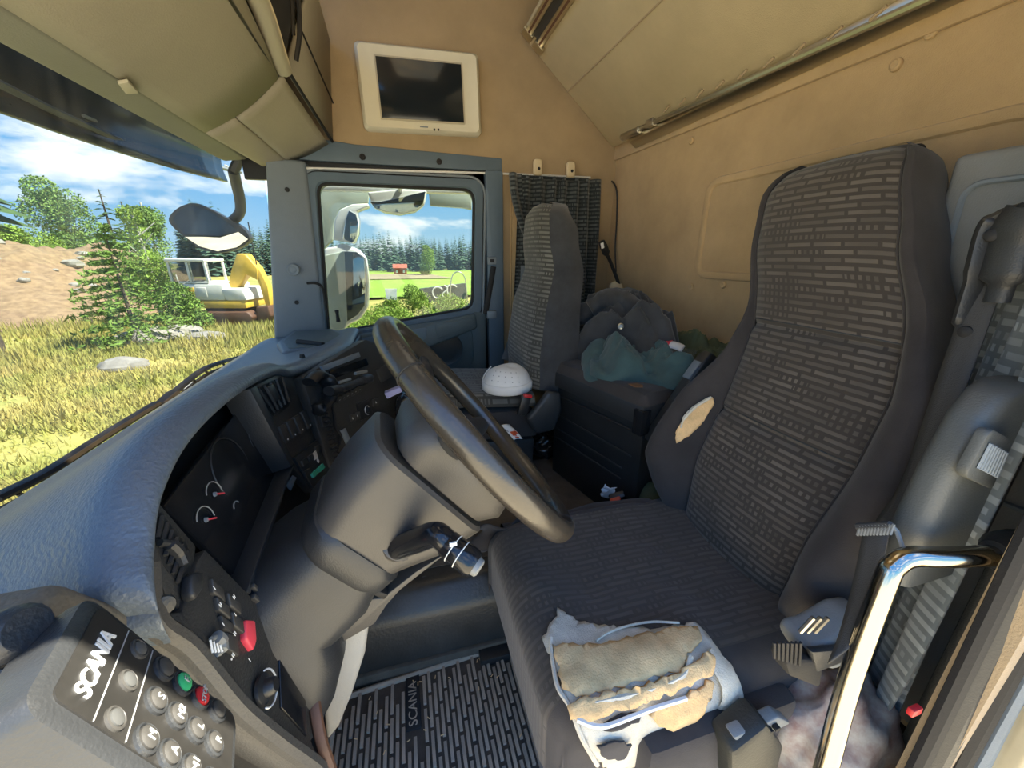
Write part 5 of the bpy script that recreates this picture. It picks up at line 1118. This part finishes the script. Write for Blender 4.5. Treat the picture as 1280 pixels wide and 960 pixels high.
# mound of earth
def md_(u, v):
    x = lerp(-48, -11.0, u)-.12*max(0, 0); y = lerp(16.5, 36, v); e = min(1, u*6)*min(1, (1-u)*9); e2 = math.sin(math.pi*min(1, v*1.15))
    h = 3.0*max(0, e)**.6*max(0, e2)**.75*(1+.22*noise.noise(V((x*.28, y*.28, 4))))+.28*noise.noise(V((x*1.1, y*1.1, 1)))*e2
    return V((x, y, GZ-.15+max(0, h)+(.16*noise.noise(V((x*2.3, y*2.3, 1)))+.11*noise.noise(V((x*5, y*5, 1))))*e2))
g = G(); g.grid(md_, 260, 150); tag(mk('earth_mound', g, 'dirt', ang=60), 'brown mound of dug earth beyond the grass', 'mound')
def rockmesh(seed, r):
    def fn(u, v):
        a = 2*math.pi*u; t = math.pi*(v-.5); p = V((math.cos(a)*math.cos(t), math.sin(a)*math.cos(t), math.sin(t))); k = 1+.35*noise.noise(p*1.6+V((seed, 0, 0)))+.12*noise.noise(p*4+V((0, seed, 0))); return V((p.x*k*r[0], p.y*k*r[1], p.z*k*r[2]))
    return fn
def rock(c, r, seed, label, grp=None):
    fn = rockmesh(seed, r); g = G(); g.grid(lambda u, v: fn(u, v)+c, 14, 9, cu=True); tag(mk('boulder', g, 'rock', ang=35), label, 'boulder', grp)
for (x, y, s_, lb) in ((270, 487, .34, 'grey boulder half sunk in the grass'), (188, 425, .55, 'pale flat boulder at the foot of the earth mound'), (88, 398, .5, 'whitish stone lying low on the earth mound'), (258, 423, .35, 'mossy rock beside the young spruce'), (152, 458, .32, 'small grey rock in the dry straw'), (225, 418, .42, 'rounded pale rock near the spruce shadow')):
    p = PZ(x, y, GZ+.1); rock(p, (s_*1.5, s_, s_*.62), x*.1, lb)
rnd = random.Random(3)
for k in range(80):
    u, v = rnd.uniform(.45, .97), rnd.uniform(.02, .42); p = md_(u, v); s_ = rnd.uniform(.06, .2)*(1+rnd.random()**3); rock(p, (s_*1.3, s_, s_*.7), k, 'stone lying on the slope of the earth mound', 'stones on the earth mound')
# ---- plants
def leafcloud(g, c, r, n, size, rnd, shell=.5):
    for i in range(n):
        d = V((rnd.gauss(0, 1), rnd.gauss(0, 1), rnd.gauss(0, 1))).normalized(); k = lerp(shell, 1, rnd.random()**.6); p = c+V((d.x*r[0], d.y*r[1], d.z*r[2]))*k
        a = V((rnd.gauss(0, 1), rnd.gauss(0, 1), rnd.gauss(0, 1))).normalized(); b = a.cross(V((rnd.gauss(0, 1), rnd.gauss(0, 1), rnd.gauss(0, 1)))).normalized(); s_ = size*rnd.uniform(.6, 1.3)
        o = len(g.v); g.v += [p-a*s_, p+b*s_*.6, p+a*s_, p-b*s_*.6]; g.f.append((o, o+1, o+2, o+3))
def leafy(name, label, base, h, r, m, n, size, seed, grp=None, clumps=9, trunk='birchbark', c='tree', low=.25):
    rnd = random.Random(seed); t = thing(name, label, c, grp); g = G()
    for k in range(clumps):
        f_ = rnd.random(); z = lerp(low, .9, f_)*h; rr = r*(1-.55*abs(f_-.35)*1.4)*rnd.uniform(.55, .8); a = rnd.random()*6.28; d = r*rnd.uniform(0, .6)*(1-f_*.6)
        leafcloud(g, base+V((d*math.cos(a), d*math.sin(a), z)), (rr, rr, rr*.9), n//clumps, size, rnd)
    mk('crown', g, m, t, smooth=False)
    g = G(); g.tube(cat([base, base+V((.1*r, 0, h*.4)), base+V((-.05*r, .1*r, h*.9))], 4), [h*.018]*5+[h*.008]*4, 6); tr = mk('trunk', g, trunk, t)
    for k in range(5):
        z = h*rnd.uniform(.3, .75); a = rnd.random()*6.28; g = G(); g.tube([base+V((0, 0, z)), base+V((r*.5*math.cos(a), r*.5*math.sin(a), z+h*.12))], [h*.007, h*.003], 5); mk('branch', g, trunk, t)
    return t
def conifer(name, label, base, h, r, m, seed, layers=16, nb=12, grp=None, parts=True, sparse=1.0, low=.08, wide=.26):
    rnd = random.Random(seed); g = G()
    for l in range(layers):
        f_ = l/(layers-1); z = lerp(low, .97, f_)*h; rr = r*(1-f_)**.85*rnd.uniform(.8, 1.1)+.03*r
        for b in range(nb):
            if rnd.random() > sparse: continue
            a = (b+rnd.random())*2*math.pi/nb; d = V((math.cos(a), math.sin(a), 0)); s_ = V((-d.y, d.x, 0)); L_ = rr*rnd.uniform(.7, 1.15); p = base+V((0, 0, z+rnd.uniform(-.02, .02)*h))
            dz = -.22*L_; o = len(g.v); wv = L_*wide
            g.v += [p, p+d*L_*.5+s_*wv+V((0, 0, dz*.35)), p+d*L_+V((0, 0, dz)), p+d*L_*.5-s_*wv+V((0, 0, dz*.35)), p+d*L_*.55+V((0, 0, dz*.3+L_*.10))]
            g.f += [(o, o+1, o+4), (o+1, o+2, o+4), (o+2, o+3, o+4), (o+3, o, o+4)]
    if not parts: return tag(mk(name, g, m, smooth=False), label, 'tree', grp)
    t = thing(name, label, 'tree', grp); mk('crown', g, m, t, smooth=False); g = G(); g.tube([base, base+V((0, 0, h*.95))], [h*.02, h*.004], 6); mk('trunk', g, 'bark', t); return t
def gp(x, y, dist):   # point on the ground below a pixel column at a given distance
    r = ray(x, y); r = V((r.x, r.y, 0)).normalized()*dist; return V((r.x, r.y, gz(r.x, r.y)))
rs_ = random.Random(11); yb_ = gp(165, 400, 15.5); ys_ = thing('young_spruce', 'bushy young spruce with bright green tips before the mound', 'tree'); g = G()
for l in range(15):
    f_ = l/14; zz = .15+3.0*f_; rr = 1.55*(1-f_)**.8+.10
    for b_ in range(int(5+9*(1-f_))):
        a = rs_.random()*6.28; L_ = rr*rs_.uniform(.6, 1.1)
        for k in range(26):
            t = rs_.random()**.6; p = yb_+V((math.cos(a)*L_*t, math.sin(a)*L_*t, zz-.12*L_*t+rs_.uniform(-.05, .07))); d = V((rs_.gauss(0, 1), rs_.gauss(0, 1), rs_.gauss(0, .6))).normalized()*.11; q = V((rs_.gauss(0, 1), rs_.gauss(0, 1), rs_.gauss(0, 1))).normalized()*.035; o = len(g.v); g.v += [p-d, p+q, p+d, p-q]; g.f.append((o, o+1, o+2, o+3))
mk('crown', g, 'leaf_bush', ys_, smooth=False); g = G(); g.tube([yb_, yb_+V((0, 0, 3.2))], [.06, .01], 6); mk('trunk', g, 'bark', ys_)
leafy('birch_bush', 'yellow-green leafy bush beside the young spruce', gp(203, 400, 19.5), 4.2, 1.1, 'leaf_light', 8000, .045, 12, clumps=12, low=.06)
leafy('willow_bush', 'green bush standing between the spruce and the excavator', gp(235, 400, 17), 2.1, .75, 'leaf_bush', 6000, .04, 13, clumps=9, low=.08)
leafy('tall_birch', 'tall rounded birch rising behind the earth mound', gp(92, 330, 42), 7.4, 2.5, 'leaf_birch', 15000, .085, 14, clumps=16)
leafy('young_birch', 'low spreading birch at the left foot of the tall birch', gp(28, 330, 38), 4.0, 2.4, 'leaf_light', 11000, .075, 15, clumps=10)
leafy('slim_birch', 'slim pale birch between bare pines', gp(197, 330, 36), 6.3, 1.5, 'leaf_birch', 8000, .07, 16, clumps=10, low=.3)
conifer('thin_pine', 'thin sparse pine with bare branches behind the spruce', gp(152, 330, 34), 6.4, 1.3, 'spruce', 17, 14, 7, sparse=.55, low=.4)
conifer('thin_pine', 'sparse pine standing beside the slim birch', gp(174, 330, 40), 6.3, 1.2, 'spruce', 27, 14, 7, sparse=.5, low=.42)
conifer('near_pine', 'dark pine branches reaching in at the edge of the windscreen', gp(-62, 300, 17), 7.4, 1.5, 'spruce', 18, 26, 14, sparse=.8, low=.45)
# distant forest: one spruce mesh per kind, each tree an object
rnd = random.Random(8); protos = []
for k in range(4):
    protos.append(None)
def forest(x, d, h, k, label, grp):
    b = gp(x, 330, d)
    if protos[k] is None:
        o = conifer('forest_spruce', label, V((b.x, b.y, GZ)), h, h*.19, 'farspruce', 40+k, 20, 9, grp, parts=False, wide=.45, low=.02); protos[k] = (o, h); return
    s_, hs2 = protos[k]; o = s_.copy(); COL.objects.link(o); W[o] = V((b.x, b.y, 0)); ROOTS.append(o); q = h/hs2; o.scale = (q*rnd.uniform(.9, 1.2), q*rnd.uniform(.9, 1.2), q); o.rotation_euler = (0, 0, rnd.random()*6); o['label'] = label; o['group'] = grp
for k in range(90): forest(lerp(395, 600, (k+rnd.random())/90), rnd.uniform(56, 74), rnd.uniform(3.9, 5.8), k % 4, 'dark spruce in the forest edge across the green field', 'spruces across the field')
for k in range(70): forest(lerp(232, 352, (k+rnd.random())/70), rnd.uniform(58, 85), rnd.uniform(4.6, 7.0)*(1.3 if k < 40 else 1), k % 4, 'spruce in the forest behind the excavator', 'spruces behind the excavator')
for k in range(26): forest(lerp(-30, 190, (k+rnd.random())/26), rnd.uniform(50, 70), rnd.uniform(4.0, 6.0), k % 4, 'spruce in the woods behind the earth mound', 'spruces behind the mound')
leafy('field_birch', 'bright green rounded tree in the field before the forest', gp(536, 345, 47), 3.5, 1.35, 'leaf_light', 7000, .06, 31, clumps=9, low=.18)
# field and road seen through the passenger window
g = G(); g.grid(lambda u, v: V((lerp(-6, 50, u), lerp(24, 60, v), GZ+.14+.12*v)), 8, 8); tag(mk('meadow', g, 'meadow'), 'bright green meadow beyond the passenger window', 'field')
g = G(); g.grid(lambda u, v: V((lerp(-9, 5, u)-2*v, lerp(40, 49, v), GZ+.26+.05*v)), 4, 6); tag(mk('ploughed_strip', g, 'plough'), 'brown ploughed strip along the green meadow', 'field')
bn = thing('barn', 'small red barn at the edge of the far forest', 'barn'); b = gp(501, 345, 50)
g = G(); g.abox(b.x-.75, b.x+.75, b.y, b.y+1.2, GZ+.2, GZ+.95); mk('walls', g, 'barnred', bn)
g = G(); g.prism([(b.x-.85, b.y-.1, GZ+.95), (b.x-.85, b.y+1.3, GZ+.95), (b.x-.85, b.y+.6, GZ+1.4)], (1.7, 0, 0)); mk('roof', g, 'barnred', bn)
for k in (-.4, .4): g = G(); g.abox(b.x+k-.1, b.x+k+.1, b.y-.03, b.y+.02, GZ+.4, GZ+.7); mk('window', g, 'white', bn)
rnd = random.Random(21)
for k in range(17):
    x = lerp(405, 596, k/16); d = rnd.uniform(11, 15); leafy('hedge_shrub', 'leafy shrub in the hedge below the passenger window', gp(x, 380, d), rnd.uniform(.9, 1.35)+(d-11)*.05, .75, 'leaf_light' if k % 3 else 'leaf_bush', 2200, .032, 60+k, 'hedge shrubs by the truck', 5, 'bark', 'shrub', .15)
sg_ = thing('dark_trailer_board', 'dark board with curled white lettering standing in the hedge', 'sign')
q_ = [PY(x, y, 17) for x, y in ((524, 361), (582, 354), (583, 374), (525, 379))]
g = G(); g.prism(q_, (0, .2, 0)); mk('board', g, 'board', sg_)
for sgn in range(3):
    c_ = PY(547+sgn*9, 366-sgn*1.5, 16.97); g = G(); g.tube([c_+V(((.26*math.cos(.6+t*.42)*(1-t*.03), 0, .24*math.sin(.6+t*.42)) if sgn != 1 else (.12*math.sin(t*.57), 0, .26-t*.047))) for t in range(12)], .03, 5); mk('lettering', g, 'white', sg_)
for k in (0, 1): p = lerp(q_[3], q_[2], .2+.6*k); g = G(); g.tube([p, V((p.x, p.y, GZ))], .06, 6); mk('post', g, 'steel', sg_)
ws_ = thing('white_sign', 'small blank white sign on a post in the hedge', 'sign'); q_ = [PY(x, y, 14) for x, y in ((481, 361), (496, 361), (496, 375), (483, 374))]
g = G(); g.prism(q_, (0, .05, 0)); mk('plate', g, 'white', ws_); p = lerp(q_[3], q_[2], .5); g = G(); g.tube([p+V((0, .06, 0)), V((p.x, p.y+.06, GZ))], .03, 6); mk('post', g, 'steel', ws_)
bar = thing('wire_loop', 'thin bent metal hoop standing beside the dark board', 'hoop'); g = G(); g.tube(cat([PY(x, y, 12) for x, y in ((562, 395), (563, 362), (566, 344), (574, 340), (581, 348), (584, 372), (585, 398))], 6), .02, 6); mk('hoop', g, 'steel', bar)
# ---- excavator
ex_ = thing('excavator', 'white and yellow excavator parked in the tall grass', 'excavator')
eb_ = PZ(292, 402, GZ+.05); ed = V((.96, -.25, 0)).normalized(); en = V((-ed.y, ed.x, 0))
if en.y > 0: en = -en          # towards the viewer
def ep(u, w_, z): return eb_+(ed*u+en*w_+V((0, 0, z)))*.84
def ebox(u0, u1, w0, w1, z0, z1, name, m, par=ex_, bev=.04, sh=0):
    g = G(); g.prism([ep(u0, w0, z0), ep(u1, w0, z0), ep(u1, w1, z0), ep(u0, w1, z0)], (V((0, 0, z1-z0))+ed*sh)*.84); return mk(name, g, m, par, bev=bev)
for w_ in (.55, -.95):
    g = G(); ring = [ep(a, w_, z) for a, z in ((-1.45, .1), (-1.6, .35), (-1.4, .6), (1.4, .6), (1.6, .35), (1.45, .1), (1.2, 0), (-1.2, 0))]; g.prism(ring, en*.45); tk = mk('track', g, 'rust', ex_, bev=.05)
    for k in range(6): c_ = ep(-1.2+k*.48, w_+.46, .3); g = G(); g.lathe(c_, en, [(-.05, .2), (.03, .2), (.04, .1)], 14); mk('roller', g, 'blackplastic', tk)
ebox(-1.75, 1.35, -.9, .95, .72, 1.05, 'chassis_skirt', 'exc_yellow'); bd = ebox(-1.75, .55, -.9, .98, 1.05, 1.75, 'engine_housing', 'exc_white', bev=.08)
ebox(.55, 1.45, -.9, .98, 1.05, 1.55, 'front_housing', 'exc_white', bev=.06, sh=-.1)
for k in range(3): ebox(-1.55+k*.5, -1.15+k*.5, .97, 1.0, 1.2, 1.6, 'side_panel', 'exc_yellow' if k == 1 else 'exc_white', bd, .01)
cb_ = ebox(-1.55, .0, -.2, .95, 1.75, 1.82, 'cab_floor', 'exc_white'); ebox(-1.6, .05, -.25, 1.0, 2.62, 2.76, 'cab_roof', 'exc_white', bev=.05)
for u in (-1.52, -.75, -.03):
    for w_ in (-.18, .90): ebox(u-.045, u+.045, w_-.04, w_+.04, 1.8, 2.65, 'cab_post', 'exc_white', bev=.01)
g = G(); g.prism([ep(-1.47, .90, 1.83), ep(-.80, .90, 1.83), ep(-.80, .90, 2.6), ep(-1.47, .90, 2.6)], en*.02); mk('cab_window', g, 'sideglass', ex_); g = G(); g.prism([ep(-.70, .90, 1.83), ep(-.07, .90, 1.83), ep(-.07, .90, 2.6), ep(-.70, .90, 2.6)], en*.02); mk('cab_window', g, 'sideglass', ex_)
g = G(); g.prism([ep(u, .0, z) for u, z in ((.35, 1.45), (.75, 2.35), (1.1, 2.95), (1.45, 2.95), (1.85, 2.35), (1.75, 1.85), (1.3, 2.1), (.8, 1.5))], en*.4); mk('boom', g, 'exc_yellow', ex_, bev=.05)
g = G(); g.prism([ep(u, .05, z) for u, z in ((1.55, 2.55), (1.85, 2.45), (2.1, 1.6), (2.05, .7), (1.85, .7), (1.75, 1.6))], en*.3); mk('dipper_arm', g, 'exc_yellow', ex_, bev=.04)
g = G(); g.prism([ep(u, -.2, z) for u, z in ((1.6, .75), (2.15, .8), (2.2, .35), (1.9, .05), (1.55, .15))], en*.8); mk('bucket', g, 'rust', ex_, bev=.05)
g = G(); g.tube([ep(.6, .2, 1.5), ep(1.1, .2, 2.4)], .07, 8); mk('ram', g, 'steel', ex_); g = G(); g.tube([ep(1.75, .3, 2.5), ep(1.75, .3, 4.2)], .02, 5); mk('aerial', g, 'rubber', ex_)
# ================================================================== ON THE OUTSIDE OF THE CAB
fmir = thing('front_mirror', 'dark teardrop mirror hanging before the windscreen', 'mirror')
def mcap(u, v):
    P_ = [(212, 276), (222, 260), (240, 254), (258, 260), (280, 272), (300, 282), (312, 298), (296, 310), (272, 316), (250, 310), (230, 296)]
    return P_
op = [PY(x, y, 2.25) for x, y in ((211, 276), (221, 261), (240, 254), (258, 259), (280, 271), (301, 283), (312, 299), (296, 311), (272, 316), (250, 310), (229, 295))]
oc = sum(op, V((0, 0, 0)))/len(op); rg2 = cat(op, 5, True)
g = G(); g.loft([[oc+(p-oc)*k+V((-.02*dd*0, dd, .0)) for p in rg2] for k, dd in ((1.0, .0), (1.02, .02), (.97, .07), (.80, .12), (.4, .16), (.05, .165))]); mk('shell', g, 'darkplastic', fmir)
fm2 = [PY(x, y, 2.235+(y-300)*.0006) for x, y in ((231, 296), (252, 296), (275, 297), (298, 290), (310, 299), (296, 309), (272, 314), (250, 308))]
g = G(); g.prism(fm2, (0, .004, 0)); mk('mirror_glass', g, 'mirror', fmir)
g = G(); fm3 = [PY(x, y, 2.244) for x, y in ((216, 274), (225, 262), (240, 257), (262, 264), (288, 280), (296, 288), (275, 295), (252, 294), (230, 293))]; g.prism(fm3, (0, .004, 0)); mk('dark_glass', g, 'visor', fmir)
g = G(); g.tube(cat([PY(292, 214, 2.12), PY(296, 232, 2.17), PY(300, 250, 2.22), PY(300, 265, 2.27), PY(292, 275, 2.32), PY(284, 279, 2.34)], 6), .022, 10); mk('arm', g, 'darkplastic', fmir); g = G(); pa_ = PY(292, 214, 2.12); g.tube([pa_, pa_+V((.03, -.01, .04)), V((-.60, 2.07, .43))], .02, 8); mk('bracket', g, 'darkplastic', fmir)
smx = thing('side_mirror', 'white housed main mirror outside the passenger window', 'mirror')
YM = 2.55
def mh(px, Y, dy, name, m, par, bev=.02, r=.0):
    q_ = [PY(x, y, Y) for x, y in px]; q_ = cat(q_, 4, True) if r else q_
    g = G(); g.prism(q_, (0, dy, 0)); return mk(name, g, m, par, bev=bev, seg=3)
mh([(404, 310), (430, 304), (448, 312), (458, 322), (461, 350), (460, 385), (450, 400), (436, 406), (425, 420), (404, 425)], YM, .12, 'housing', 'mirrorwhite', smx)
mh([(430, 314), (446, 315), (455, 324), (457, 352), (456, 382), (447, 394), (434, 402), (432, 360)], YM-.006, .01, 'mirror_glass', 'mirror', smx, .002)
mh([(403, 320), (430, 314), (432, 360), (434, 402), (425, 424), (404, 424)], YM-.012, .015, 'rear_panel', 'greenwhite', smx, .004)
sm2 = thing('wide_angle_mirror', 'small white wide-angle mirror over the main side mirror', 'mirror')
mh([(416, 300), (418, 276), (424, 262), (440, 255), (460, 254), (462, 258), (446, 264), (449, 275), (448, 292), (442, 305), (432, 302)], YM, .10, 'housing', 'mirrorwhite', sm2, .01)
mh([(436, 263), (445, 268), (448, 280), (446, 296), (440, 304), (428, 298), (433, 272)], YM-.008, .012, 'mirror_glass', 'mirror', sm2, .002)
sm3 = thing('kerb_mirror', 'curved kerb mirror hung over the passenger window', 'mirror')
mh([(459, 240), (466, 258), (480, 265), (500, 268), (520, 264), (531, 256), (534, 238), (500, 236)], YM-.15, .10, 'housing', 'mirrorwhite', sm3, .01)
mh([(462, 252), (468, 260), (484, 265), (502, 266), (520, 262), (529, 255), (532, 239), (515, 243), (495, 248), (475, 252)], YM-.157, .012, 'mirror_glass', 'mirror', sm3, .002)
g = G(); g.tube(cat([PY(500, 240, YM-.10), PY(500, 232, YM-.25), PY(500, 222, 2.09)], 4), .015, 8); mk('arm', g, 'mirrorwhite', sm3)
bd_ = thing('mirror_beam', 'pale green-white panel and arm carrying the side mirrors', 'bracket')
mh([(399, 233), (462, 236), (460, 254), (440, 256), (424, 262), (418, 280), (416, 300), (404, 312), (399, 300)], YM+.13, .04, 'front_panel', 'greenwhite', bd_, .006)
mh([(536, 238), (590, 241), (590, 262), (580, 260), (538, 257)], YM+.13, .04, 'rear_shade', 'greenwhite', bd_, .006)
mh([(399, 230), (592, 232), (592, 242), (399, 238)], YM+.0, .06, 'top_rail', 'mirrorwhite', bd_, .006)
for i, L_ in enumerate((((-10, 625), (60, 590), (130, 545), (195, 505)), ((200, 507), (230, 480), (262, 458), (308, 444)))):
    wz = thing('windscreen_wiper', ('long black wiper lying at the foot of the windscreen', 'black wiper with a flat root near the middle of the windscreen')[i], 'wiper')
    pth = cat([PX(x, y, -.80) for x, y in L_], 6); g = G(); g.tube(pth, [.016]*len(pth) if not i else [.022]*4+[.014]*(len(pth)-4), 8, flat=.6); mk('arm', g, 'rubber', wz)
    g = G(); g.tube([p+V((0, 0, -.03)) for p in pth], .010, 6); mk('blade', g, 'rubber', wz)
    for k in range(5): p = pth[2+k*3] if 2+k*3 < len(pth) else pth[-1]; g = G(); g.tube([p, p+V((0, .02, -.03))], .005, 5); mk('claw', g, 'rubber', wz)
finish()
